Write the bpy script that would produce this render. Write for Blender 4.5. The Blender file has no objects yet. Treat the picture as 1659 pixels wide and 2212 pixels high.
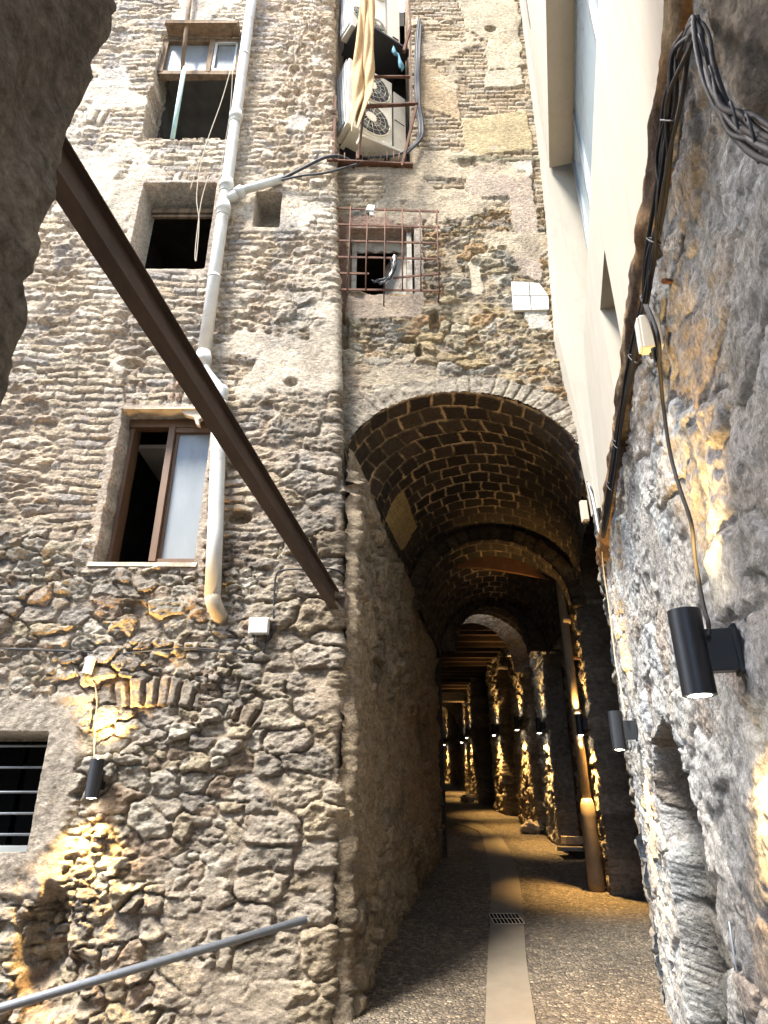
import bpy, math, random
import numpy as np
from mathutils import Vector, Matrix
random.seed(7)
R = math.radians
sc = bpy.context.scene
COL = sc.collection

# ---------------------------------------------------------------- camera / light
F_PX, PITCH, CZ = 1440.0, R(24.7), 1.6          # focal length in pixels of a 1659 x 2212 picture
cam = bpy.data.cameras.new("camera"); camo = bpy.data.objects.new("camera", cam); COL.objects.link(camo)
camo.location = (0, 0, CZ); camo.rotation_euler = (math.pi/2 + PITCH, 0, 0)
cam.sensor_fit = 'VERTICAL'; cam.sensor_height = 36.0; cam.lens = 36.0*F_PX/2212.0
cam.clip_start = 0.05; cam.clip_end = 500
sc.camera = camo
sc.view_settings.view_transform = 'Standard'; sc.view_settings.look = 'None'
sc.view_settings.exposure = 3.1; sc.view_settings.gamma = 1
w = bpy.data.worlds.new("World"); sc.world = w; w.use_nodes = True
nt = w.node_tree; bg = nt.nodes['Background']
sky = nt.nodes.new('ShaderNodeTexSky'); sky.sky_type = 'NISHITA'; sky.sun_disc = False
SUN_EL, SUN_AZ = R(58), R(-62)                   # azimuth measured from +Y towards +X
sky.sun_elevation = SUN_EL; sky.sun_rotation = SUN_AZ; sky.air_density = 1.0; sky.dust_density = 3.0
nt.links.new(sky.outputs[0], bg.inputs[0]); bg.inputs[1].default_value = 0.12
sun = bpy.data.lights.new("sun", 'SUN'); suno = bpy.data.objects.new("sun", sun); COL.objects.link(suno)
sun.energy = 1.9; sun.angle = R(15); sun.color = (1, .95, .86)
SD = Vector((math.sin(SUN_AZ)*math.cos(SUN_EL), math.cos(SUN_AZ)*math.cos(SUN_EL)-.72, math.sin(SUN_EL)+.15))
suno.rotation_euler = SD.to_track_quat('Z', 'Y').to_euler()
sc.cycles.max_bounces = 8; sc.cycles.diffuse_bounces = 5
try: sc.cycles.use_denoising = True
except Exception: pass

# ---------------------------------------------------------------- pixel rays onto real planes
sp, cp = math.sin(PITCH), math.cos(PITCH)
def ray(x, y):
    a = (x-829.5)/F_PX; b = (1106-y)/F_PX
    return Vector((a, cp-b*sp, sp+b*cp))
def onY(x, y, Y):
    d = ray(x, y); t = Y/d.y
    return Vector((d.x*t, Y, CZ+d.z*t))
def XZ(x, y, Y=5.0):
    p = onY(x, y, Y); return (p.x, p.z)
WA, WB = .567, .2446                              # right wall plane X = WA + WB*Y
def onW(x, y, off=0.0):                           # off > 0: in front of the wall, into the alley
    d = ray(x, y); A = WA-off*math.sqrt(1+WB*WB); t = A/(d.x-WB*d.y)
    return Vector((d.x*t, d.y*t, CZ+d.z*t))
def YZ(x, y):
    p = onW(x, y); return (p.y, p.z)
FS, F0 = .115, -.115
def floorz(Y): return F0+FS*Y
def onF(x, y, up=0.0):
    d = ray(x, y); t = (F0+up-CZ)/(d.z-FS*d.y)
    return Vector((d.x*t, d.y*t, CZ+d.z*t))
def atdepth(x, y, t):
    d = ray(x, y); return Vector((d.x*t, d.y*t, CZ+d.z*t))

# ---------------------------------------------------------------- numpy noise
M32 = np.int64(0xffffffff)
def hsh(ix, iy, seed):
    n = (ix.astype(np.int64)*374761393+iy.astype(np.int64)*668265263+np.int64(seed)*974634777) & M32
    n = ((n ^ (n >> 13))*1274126177) & M32
    n = ((n ^ (n >> 15))*2246822519) & M32
    return ((n ^ (n >> 16)) & 0xffffff)/float(0xffffff)
def vn(x, y, seed=0):
    ix = np.floor(x); iy = np.floor(y); fx = x-ix; fy = y-iy
    fx = fx*fx*(3-2*fx); fy = fy*fy*(3-2*fy)
    a = hsh(ix, iy, seed); b = hsh(ix+1, iy, seed); c = hsh(ix, iy+1, seed); d = hsh(ix+1, iy+1, seed)
    return (a*(1-fx)+b*fx)*(1-fy)+(c*(1-fx)+d*fx)*fy
def fbm(x, y, seed=0, o=4, g=.5):
    s = 0; a = 1; t = 0
    for k in range(o):
        s = s+a*vn(x*2**k+k*17.3, y*2**k-k*9.1, seed+k); t += a; a *= g
    return s/t*2-1
def ss(a, b, x):
    t = np.clip((x-a)/(b-a), 0, 1); return t*t*(3-2*t)
def cells(u, v, w, h, seed, jit=.75, p=3.0):
    """blocky irregular cells in running bond: edge distance (m), three random numbers, offsets"""
    gu = u/w; gv = v/h; iv = np.floor(gv)
    F1 = np.full(u.shape, 9.); F2 = np.full(u.shape, 9.); ID = [np.zeros(u.shape) for _ in range(5)]
    for dj in (-1, 0, 1):
        r = iv+dj; off = hsh(r, r*0+3, seed+5)
        iu = np.floor(gu-off)
        for di in (-2, -1, 0, 1, 2):
            c = iu+di
            px = c+.5+off+(hsh(c, r, seed)-.5)*jit; py = r+.5+(hsh(c, r, seed+1)-.5)*jit*.75
            sz = .75+.5*hsh(c, r, seed+9)
            dx = gu-px; dy = gv-py
            d = (np.abs(dx)**p+np.abs(dy)**p)**(1/p)/sz
            m = d < F1
            F2 = np.where(m, F1, np.minimum(F2, d)); F1 = np.where(m, d, F1)
            vals = (hsh(c, r, seed+2), hsh(c, r, seed+3), hsh(c, r, seed+4), dx, dy)
            for k in range(5): ID[k] = np.where(m, vals[k], ID[k])
    return (F2-F1)*min(w, h), ID
def bricks(u, v, w, h, seed, wob=.3):
    """coursed bricks: edge distance (m) and random numbers"""
    gv = v/h; r = np.floor(gv); fv = (gv-r)
    off = np.where(r % 2 == 0, 0, .5)+hsh(r, r*0, seed)*wob
    gu = u/w-off; c = np.floor(gu); fu = gu-c
    e = np.minimum(np.minimum(fu, 1-fu)*w, np.minimum(fv, 1-fv)*h)
    return e, [hsh(c, r, seed+2), hsh(c, r, seed+3), hsh(c, r, seed+4), fu-.5, fv-.5]
def pal(r, cols):
    cols = np.array(cols); i = np.clip((r*len(cols)).astype(int), 0, len(cols)-1)
    return cols[i]
def mixc(a, b, m):
    return a*(1-m[..., None])+b*m[..., None]
def stones(u, v, w, h, seed, amp=.045, gap=.012, pal_=None, mort=(.33, .27, .2), warp=.05, jit=.75, rough=1., p=3., fill=.0):
    wu = u+fbm(u*3.1, v*3.1, seed+20, 2)*warp+fbm(u*11, v*11, seed+22, 2)*warp*.3
    wv = v+fbm(u*2.7+9, v*2.7, seed+21, 2)*warp+fbm(u*13, v*10, seed+23, 2)*warp*.3
    e, ID = cells(wu, wv, w, h, seed, jit, p)
    e = e+fbm(u*24, v*30, seed+25, 3)*gap*.9
    m = ss(gap*.2, gap*1.4, e)
    dome = np.clip(e/(min(w, h)*.20), 0, 1)**.5
    H = m*(amp*(.45+.55*dome)*(.35+.85*ID[0])+(ID[1]-.5)*ID[3]*amp*.9+(ID[2]-.5)*ID[4]*amp*1.1)
    rg = 1-np.abs(fbm(u*9, v*17, seed+36, 4, .6))*2
    H = H+m*rough*(fbm(u*12, v*22, seed+30, 5, .62)*.020+(rg-.6)*.012)
    ml = amp*(.0+fill)+fbm(u*2.6, v*2.9, seed+34, 3)*amp*1.0+fbm(u*17, v*19, seed+33, 4, .6)*.009
    m = ss(-.003, .005, H-ml); H = np.maximum(H, ml)
    c = pal(ID[2], pal_)*(.8+.4*ID[1])[..., None]
    return H, mixc(np.array(mort)+0*c, c, m), m
def inpoly(x, y, poly):
    r = np.zeros(x.shape, bool); n = len(poly)
    for i in range(n):
        x1, y1 = poly[i]; x2, y2 = poly[(i+1) % n]
        if y1 == y2: continue
        r ^= ((y1 > y) != (y2 > y)) & (x < (x2-x1)*(y-y1)/(y2-y1)+x1)
    return r

# ---------------------------------------------------------------- scene graph helpers
def link(o, parent=None):
    COL.objects.link(o)
    if parent is not None: o.parent = parent
    return o
def tag(o, label=None, cat=None, group=None, kind=None):
    if label: o['label'] = label
    if cat: o['category'] = cat
    if group: o['group'] = group
    if kind: o['kind'] = kind
    return o
def thing(name, label, cat, group=None, loc=(0, 0, 0)):
    o = bpy.data.objects.new(name, None); COL.objects.link(o); o.location = loc
    o.empty_display_size = .1
    return tag(o, label, cat, group)
class MB:
    def __init__(s): s.v = []; s.f = []; s.sm = []
    def add(s, vs, fs, sm=False):
        b = len(s.v); s.v += [tuple(x) for x in vs]; s.f += [tuple(b+i for i in f) for f in fs]; s.sm += [sm]*len(fs); return s
    def box(s, c, d, M=None, jit=0):
        vs = []
        for x in (-1, 1):
            for y in (-1, 1):
                for z in (-1, 1):
                    p = Vector((x*d[0]/2, y*d[1]/2, z*d[2]/2))
                    if jit: p += Vector((random.uniform(-jit, jit) for _ in range(3)))
                    if M: p = M @ p
                    vs.append(p+Vector(c))
        return s.add(vs, [(0, 1, 3, 2), (4, 6, 7, 5), (0, 4, 5, 1), (2, 3, 7, 6), (0, 2, 6, 4), (1, 5, 7, 3)])
    def hexa(s, a, b):
        """two quads a (4 pts) and b (4 pts) joined"""
        return s.add(list(a)+list(b), [(0, 1, 2, 3), (7, 6, 5, 4), (0, 4, 5, 1), (1, 5, 6, 2), (2, 6, 7, 3), (3, 7, 4, 0)])
    def prism(s, poly, ext):
        n = len(poly); e = Vector(ext); vs = [Vector(p) for p in poly]+[Vector(p)+e for p in poly]
        return s.add(vs, [tuple(range(n)), tuple(range(2*n-1, n-1, -1))]+[(i, n+i, n+(i+1) % n, (i+1) % n) for i in range(n)])
    def tube(s, pts, r, n=10, cap=True):
        pts = [Vector(p) for p in pts]; N = len(pts); rs = r if isinstance(r, (list, tuple)) else [r]*N
        vs = []; ref = Vector((.31, .17, .93))
        for i, p in enumerate(pts):
            t = (pts[min(i+1, N-1)]-pts[max(i-1, 0)]).normalized()
            if i == 0:
                a = t.cross(ref)
                if a.length < .1: a = t.cross(Vector((1, 0, 0)))
                a.normalize()
            else:
                a = (a-t*a.dot(t)).normalized()
            b = t.cross(a)
            for k in range(n):
                q = 2*math.pi*k/n; vs.append(p+(a*math.cos(q)+b*math.sin(q))*rs[i])
        fs = [(i*n+k, i*n+(k+1) % n, (i+1)*n+(k+1) % n, (i+1)*n+k) for i in range(N-1) for k in range(n)]
        s.add(vs, fs, True)
        if cap:
            b = len(s.v)-N*n
            s.f += [tuple(b+k for k in range(n-1, -1, -1)), tuple(b+(N-1)*n+k for k in range(n))]; s.sm += [False, False]
        return s
    def bar(s, a, b, wd, ht=None):
        a = Vector(a); b = Vector(b); d = b-a
        M = d.to_track_quat('Y', 'Z').to_matrix()
        return s.box((a+b)/2, (wd, d.length, ht or wd), M)
    def build(s, name, mat, parent=None, bevel=0):
        me = bpy.data.meshes.new(name); me.from_pydata(s.v, [], s.f); me.update()
        me.polygons.foreach_set('use_smooth', s.sm)
        me.materials.append(mat)
        o = link(bpy.data.objects.new(name, me), parent)
        if bevel:
            m = o.modifiers.new('bevel', 'BEVEL'); m.width = bevel; m.segments = 2; m.limit_method = 'ANGLE'
        return o
def curve_pts(pts, n=8, wob=0, seed=0):
    """Catmull-Rom through pts"""
    rnd = random.Random(seed)
    P = [Vector(p) for p in pts]; P = [P[0]*2-P[1]]+P+[P[-1]*2-P[-2]]; out = []
    for i in range(1, len(P)-2):
        for k in range(n):
            t = k/n; a, b, c, d = P[i-1:i+3]
            out.append(.5*((2*b)+(c-a)*t+(2*a-5*b+4*c-d)*t*t+(3*b-a-3*c+d)*t**3))
    out.append(P[-2])
    if wob: out = [p+Vector((rnd.uniform(-wob, wob) for _ in range(3))) for p in out]
    return out
def field(name, mat, P, C, keep=None, parent=None, flip=False):
    """P (nu, nv, 3) grid positions, C (nu, nv, 3) colours, keep = mask per vertex"""
    nu, nv = P.shape[:2]
    idx = np.arange(nu*nv).reshape(nu, nv)
    q = np.stack([idx[:-1, :-1], idx[1:, :-1], idx[1:, 1:], idx[:-1, 1:]], -1)
    if flip: q = q[..., ::-1]
    if keep is not None:
        k = keep[:-1, :-1] & keep[1:, :-1] & keep[1:, 1:] & keep[:-1, 1:]
        q = q[k]
    q = q.reshape(-1, 4)
    used = np.zeros(nu*nv, bool); used[q.ravel()] = True
    new = np.cumsum(used)-1; q = new[q]
    V = P.reshape(-1, 3)[used]; CC = C.reshape(-1, 3)[used]
    me = bpy.data.meshes.new(name)
    me.vertices.add(len(V)); me.vertices.foreach_set('co', V.astype(np.float32).ravel())
    me.loops.add(q.size); me.loops.foreach_set('vertex_index', q.astype(np.int32).ravel())
    me.polygons.add(len(q)); me.polygons.foreach_set('loop_start', np.arange(0, q.size, 4, dtype=np.int32))
    me.update(calc_edges=True)
    me.polygons.foreach_set('use_smooth', np.ones(len(q), bool))
    at = me.color_attributes.new('col', 'FLOAT_COLOR', 'POINT')
    at.data.foreach_set('color', np.concatenate([CC, np.ones((len(CC), 1))], 1).astype(np.float32).ravel())
    me.materials.append(mat)
    return link(bpy.data.objects.new(name, me), parent)

# ---------------------------------------------------------------- materials
def newmat(name):
    m = bpy.data.materials.new(name); m.use_nodes = True
    n = m.node_tree.nodes; return m, n, m.node_tree.links, n['Principled BSDF']
def coords(n, l, scale=(1, 1, 1)):
    tc = n.new('ShaderNodeTexCoord'); mp = n.new('ShaderNodeMapping'); mp.inputs['Scale'].default_value = scale
    l.new(tc.outputs['Object'], mp.inputs[0]); return mp.outputs[0]
def noise(n, l, vec, s, d=6, r=.6):
    t = n.new('ShaderNodeTexNoise'); t.inputs['Scale'].default_value = s; t.inputs['Detail'].default_value = d
    t.inputs['Roughness'].default_value = r; l.new(vec, t.inputs['Vector']); return t.outputs[0]
def ramp(n, l, fac, stops):
    r = n.new('ShaderNodeValToRGB'); l.new(fac, r.inputs[0]); e = r.color_ramp.elements
    while len(e) < len(stops): e.new(.5)
    for k, (p, c) in enumerate(stops):
        e[k].position = p; e[k].color = (c[0], c[1], c[2], 1) if not isinstance(c, (int, float)) else (c, c, c, 1)
    return r.outputs[0]
def mul(n, l, a, b, typ='MULTIPLY', f=1.0):
    m = n.new('ShaderNodeMix'); m.data_type = 'RGBA'; m.blend_type = typ
    m.inputs[0].default_value = f; l.new(a, m.inputs[6]); l.new(b, m.inputs[7]); return m.outputs[2]
def bump(n, l, b, hgt, st, dist=.01, prev=None):
    k = n.new('ShaderNodeBump'); k.inputs['Strength'].default_value = st; k.inputs['Distance'].default_value = dist
    l.new(hgt, k.inputs['Height'])
    if prev: l.new(prev, k.inputs['Normal'])
    if b: l.new(k.outputs[0], b.inputs['Normal'])
    return k.outputs[0]
def mat_stone(name, s1=22, s2=90, st=.9, dist=.02, lo=.55, hi=1.45, rough=.92, spec=.25, stretch=(1, 1, 1.5)):
    m, n, l, b = newmat(name)
    v = coords(n, l, stretch); at = n.new('ShaderNodeAttribute'); at.attribute_name = 'col'
    a = noise(n, l, v, s1, 8, .68); c = noise(n, l, v, s2, 6, .7); big = noise(n, l, v, 3.0, 4, .6)
    col = mul(n, l, at.outputs['Color'], ramp(n, l, a, [(.3, lo), (.7, hi)]))
    col = mul(n, l, col, ramp(n, l, c, [(.3, .72), (.7, 1.28)]))
    col = mul(n, l, col, ramp(n, l, big, [(.3, (.82, .8, .8)), (.7, (1.12, 1.1, 1.06))]))
    l.new(col, b.inputs['Base Color']); b.inputs['Roughness'].default_value = rough
    b.inputs['Specular IOR Level'].default_value = spec
    vo = n.new('ShaderNodeTexVoronoi'); vo.inputs['Scale'].default_value = s1*1.5; vo.inputs['Randomness'].default_value = 1
    wv = n.new('ShaderNodeMix'); wv.data_type = 'VECTOR'; wv.inputs[0].default_value = .06
    nn_ = n.new('ShaderNodeTexNoise'); nn_.inputs['Scale'].default_value = 12; l.new(v, nn_.inputs['Vector'])
    l.new(v, wv.inputs[4]); l.new(nn_.outputs['Color'], wv.inputs[5]); l.new(wv.outputs[1], vo.inputs['Vector'])
    x = bump(n, l, None, vo.outputs['Distance'], .8, dist*.8)
    x = bump(n, l, None, a, st, dist, x); bump(n, l, b, c, st*1.0, dist*.6, x)
    return m
def mat_plain(name, col, rough=.6, metal=0, var=.25, s=14, bst=.2, bdist=.004, spec=.4, stretch=(1, 1, 1), dirt=None):
    m, n, l, b = newmat(name)
    v = coords(n, l, stretch); a = noise(n, l, v, s, 6, .65)
    base = n.new('ShaderNodeRGB'); base.outputs[0].default_value = (*col, 1)
    c = mul(n, l, base.outputs[0], ramp(n, l, a, [(.25, 1-var), (.75, 1+var)]))
    if dirt:
        dn = noise(n, l, v, s*.35, 8, .75); d = n.new('ShaderNodeMix'); d.data_type = 'RGBA'
        l.new(ramp(n, l, dn, [(dirt[1], 0), (dirt[1]+.12, 1)]), d.inputs[0]); l.new(c, d.inputs[6])
        d.inputs[7].default_value = (*dirt[0], 1); c = d.outputs[2]
    l.new(c, b.inputs['Base Color']); b.inputs['Roughness'].default_value = rough; b.inputs['Metallic'].default_value = metal
    b.inputs['Specular IOR Level'].default_value = spec
    bump(n, l, b, a, bst, bdist); return m
def mat_emit(name, col, st):
    m, n, l, b = newmat(name); b.inputs['Base Color'].default_value = (0, 0, 0, 1)
    b.inputs['Emission Color'].default_value = (*col, 1); b.inputs['Emission Strength'].default_value = st; return m
M = dict(
    stone=mat_stone('old_masonry', 26, 120, 1.0, .026, .5, 1.5),
    grey=mat_stone('grey_rough_wall', 34, 120, 1.0, .014, .5, 1.55, stretch=(1, 1, 1)),
    tunnel=mat_stone('tunnel_masonry', 14, 60, 1.0, .03, .5, 1.4),
    vault=mat_stone('vault_blocks', 25, 80, .8, .012, .6, 1.35, stretch=(1, 1, 1)),
    rock=mat_stone('dark_render', 26, 100, 1.0, .028, .42, 1.6, stretch=(1, 1, 1)),
    rust=mat_plain('rusty_iron', (.11, .055, .035), .85, .2, .45, 30, .5, .004, .3, dirt=((.05, .03, .025), .52)),
    beam=mat_plain('oxidised_steel_beam', (.078, .054, .042), .7, .25, .3, 9, .35, .003, .35, (1, .25, 1), ((.05, .035, .03), .5)),
    pvc=mat_plain('grey_plastic_pipe', (.50, .50, .47), .5, 0, .12, 8, .1, .002, .4, dirt=((.33, .31, .27), .55)),
    pvc2=mat_plain('tan_painted_pipe', (.24, .18, .11), .6, 0, .25, 8, .2, .003, dirt=((.12, .09, .06), .55)),
    acw=mat_plain('aged_white_metal', (.62, .58, .48), .55, 0, .08, 10, .05, .002, .4, dirt=((.45, .40, .30), .6)),
    fin=mat_plain('condenser_fins', (.20, .21, .22), .5, .2, .1, 40, .1, .002),
    dark=mat_plain('black_plastic', (.018, .018, .02), .5, 0, .2, 10, .1, .002),
    lamp=mat_plain('anthracite_powder_coat', (.022, .024, .028), .42, .3, .1, 60, .1, .001, .5),
    cable=mat_plain('black_cable', (.016, .016, .018), .7, 0, .3, 10, .1, .001, .3),
    cableg=mat_plain('grey_cable', (.04, .042, .048), .65, 0, .3, 10, .1, .001, .35),
    cablew=mat_plain('dusty_cord', (.34, .29, .22), .8, 0, .2, 20, .1, .001, .3),
    cloth=mat_plain('beige_canvas', (.40, .28, .155), .95, 0, .18, 14, .3, .003, .1, dirt=((.30, .18, .08), .6)),
    blue=mat_plain('blue_rag', (.10, .21, .27), .9, 0, .3, 40, .3, .003, .1),
    white=mat_plain('white_plastic', (.48, .48, .45), .5, 0, .08, 10, .05, .001, .4, dirt=((.45, .43, .38), .6)),
    oldwhite=mat_plain('flaking_white_paint', (.34, .31, .26), .7, 0, .3, 22, .3, .003, .3, dirt=((.16, .12, .09), .5)),
    black=mat_plain('unlit_black', (.004, .004, .004), 1, 0, .1, 5, 0, .001, 0),
    tile=mat_plain('glazed_tile', (.50, .49, .45), .25, 0, .06, 10, .05, .001, .5, dirt=((.38, .33, .26), .66)),
    wood=mat_plain('brown_window_wood', (.13, .072, .038), .55, 0, .3, 18, .2, .003, .4, (1, 1, .2)),
    woodo=mat_plain('weathered_wood', (.20, .14, .09), .9, 0, .4, 25, .5, .004, .2, (1, 1, .2), ((.09, .065, .05), .5)),
    joist=mat_plain('old_joist_wood', (.05, .03, .018), .85, 0, .4, 14, .5, .006, .2, (.3, 1, 1)),
    pane=mat_plain('frosted_pane', (.22, .235, .235), .3, 0, .14, 4, .05, .001, .5, (1, 1, .3), ((.16, .16, .15), .55)),
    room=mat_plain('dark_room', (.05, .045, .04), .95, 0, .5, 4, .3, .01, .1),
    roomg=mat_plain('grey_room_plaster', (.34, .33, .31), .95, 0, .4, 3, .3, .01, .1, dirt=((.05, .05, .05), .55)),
    stucco=mat_plain('cream_stucco', (.36, .33, .275), .95, 0, .05, 5, .0, .004, .15),
    lintel=mat_plain('stained_lintel_plaster', (.42, .36, .28), .95, 0, .25, 9, .5, .008, .15, dirt=((.25, .2, .15), .52)),
    glass=mat_plain('sky_glass', (.30, .38, .42), .12, 0, .05, 3, 0, .001, .6),
    alu=mat_plain('grey_aluminium', (.20, .22, .24), .4, .6, .1, 10, .1, .001),
    teal=mat_plain('pale_teal_paint', (.38, .55, .50), .5, 0, .15, 12, .1, .001, .4, dirt=((.3, .25, .2), .62)),
    steel=mat_plain('galvanised_rail', (.20, .22, .25), .45, .5, .15, 40, .2, .001, .5),
    concrete=mat_plain('pale_concrete_strip', (.140, .116, .086), .85, 0, .14, 7, .3, .003, .3, dirt=((.13, .106, .078), .58)),
    bulb=mat_emit('lamp_lens', (1, .90, .70), 14),
)
# stucco with fine grain bump
for nm, sc_, di in (('stucco', 160, .004), ('concrete', 120, .002)):
    mt = M[nm]; n, l = mt.node_tree.nodes, mt.node_tree.links
    v = coords(n, l); bump(n, l, n['Principled BSDF'], noise(n, l, v, sc_, 3, .7), .6, di)
# streaks on stucco
mt = M['stucco']; n, l = mt.node_tree.nodes, mt.node_tree.links; b = n['Principled BSDF']
src = b.inputs['Base Color'].links[0].from_socket
l.new(mul(n, l, src, ramp(n, l, noise(n, l, coords(n, l, (3, 3, .25)), 3.5, 6, .7), [(.3, (.955, .945, .93)), (.65, (1.01, 1.01, 1.01))])), b.inputs['Base Color'])
ms = M['stucco']; n, l = ms.node_tree.nodes, ms.node_tree.links; b = n['Principled BSDF']
src = b.inputs['Base Color'].links[0].from_socket
vv = coords(n, l, (1.2, 1.2, .5)); wn = n.new('ShaderNodeTexNoise'); wn.inputs['Scale'].default_value = 3; l.new(vv, wn.inputs['Vector'])
wm_ = n.new('ShaderNodeMix'); wm_.data_type = 'VECTOR'; wm_.inputs[0].default_value = .35; l.new(vv, wm_.inputs[4]); l.new(wn.outputs['Color'], wm_.inputs[5])
vc = n.new('ShaderNodeTexVoronoi'); vc.feature = 'DISTANCE_TO_EDGE'; vc.inputs['Scale'].default_value = .9; l.new(wm_.outputs[1], vc.inputs['Vector'])
ck = ramp(n, l, vc.outputs['Distance'], [(.0, (.95, .945, .94)), (.006, (1, 1, 1))])
x_ = mul(n, l, src, ck); dr = ramp(n, l, noise(n, l, coords(n, l, (7, 7, .35)), 2.0, 5, .7), [(.55, (1, 1, 1)), (.8, (.88, .86, .82))])
l.new(mul(n, l, x_, dr), b.inputs['Base Color'])
def mat_cobble():
    m, n, l, b = newmat('pebble_paving')
    v = coords(n, l, (1, 1, 1)); wv = noise(n, l, v, 8, 2)
    vo = n.new('ShaderNodeTexVoronoi'); vo.inputs['Scale'].default_value = 34; l.new(v, vo.inputs['Vector'])
    vd = n.new('ShaderNodeTexVoronoi'); vd.feature = 'DISTANCE_TO_EDGE'; vd.inputs['Scale'].default_value = 34; l.new(v, vd.inputs['Vector'])
    e = ramp(n, l, vd.outputs['Distance'], [(.02, 0), (.30, 1)])
    sep = n.new('ShaderNodeSeparateColor'); l.new(vo.outputs['Color'], sep.inputs[0])
    peb = ramp(n, l, sep.outputs[0], [(0, (.045, .034, .022)), (.35, (.10, .077, .05)), (.7, (.155, .12, .078)), (1, (.26, .205, .14))])
    mort = n.new('ShaderNodeRGB'); mort.outputs[0].default_value = (.10, .08, .06, 1)
    mx = n.new('ShaderNodeMix'); mx.data_type = 'RGBA'; l.new(ramp(n, l, vd.outputs['Distance'], [(.03, 0), (.10, 1)]), mx.inputs[0]); l.new(mort.outputs[0], mx.inputs[6]); l.new(peb, mx.inputs[7])
    col = mul(n, l, mx.outputs[2], ramp(n, l, noise(n, l, v, 1.3, 4), [(.3, .75), (.7, 1.25)]))
    l.new(col, b.inputs['Base Color']); b.inputs['Roughness'].default_value = .75
    bump(n, l, b, e, 1.0, .02); return m
M['cobble'] = mat_cobble()

PAL_L = [(.29, .255, .21), (.36, .32, .26), (.25, .225, .195), (.37, .315, .225), (.44, .405, .34), (.31, .245, .185), (.33, .30, .25)]
PAL_U = [(.47, .39, .29), (.41, .335, .25), (.52, .45, .36), (.37, .295, .22), (.44, .355, .25), (.33, .295, .26)]
PAL_Y = [(.34, .26, .15), (.38, .31, .20), (.30, .25, .17), (.42, .36, .26), (.27, .215, .16), (.36, .24, .13), (.33, .30, .25)]
MORT_L = (.40, .33, .25)

# ================================================================ LEFT HOUSE FACADE
def steps(segs):
    out = []
    for a, b, st in segs:
        n = max(1, int(round((b-a)/st))); out += list(np.linspace(a, b, n, endpoint=False))
    out.append(segs[-1][1]); return np.array(out)
lefthouse = thing('stone_house', 'tall weathered rubble stone and brick house front on the left with drainpipe and open windows', 'building')
YL = 5.0
def corner_x(z): return -.325-.0411*np.clip(z-3.1, 0, 8)
W1 = (XZ(303, 303), XZ(497, 303), XZ(430, 78))      # left-bottom, right-bottom, top
W2 = (XZ(274, 585), XZ(443, 585), XZ(400, 402))
W3 = (XZ(207, 1217), XZ(420, 1217), XZ(350, 888))
W4 = (XZ(-260, 1842), XZ(62, 1842), XZ(80, 1583))
def rect(wn): return wn[0][0], wn[1][0], wn[0][1], wn[2][1]
W1, W2, W3, W4 = map(rect, (W1, W2, W3, W4))
nA = XZ(548, 495); nB = XZ(612, 422); NICHE = (nA[0], nB[0]+.02, nA[1], nB[1])
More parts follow.
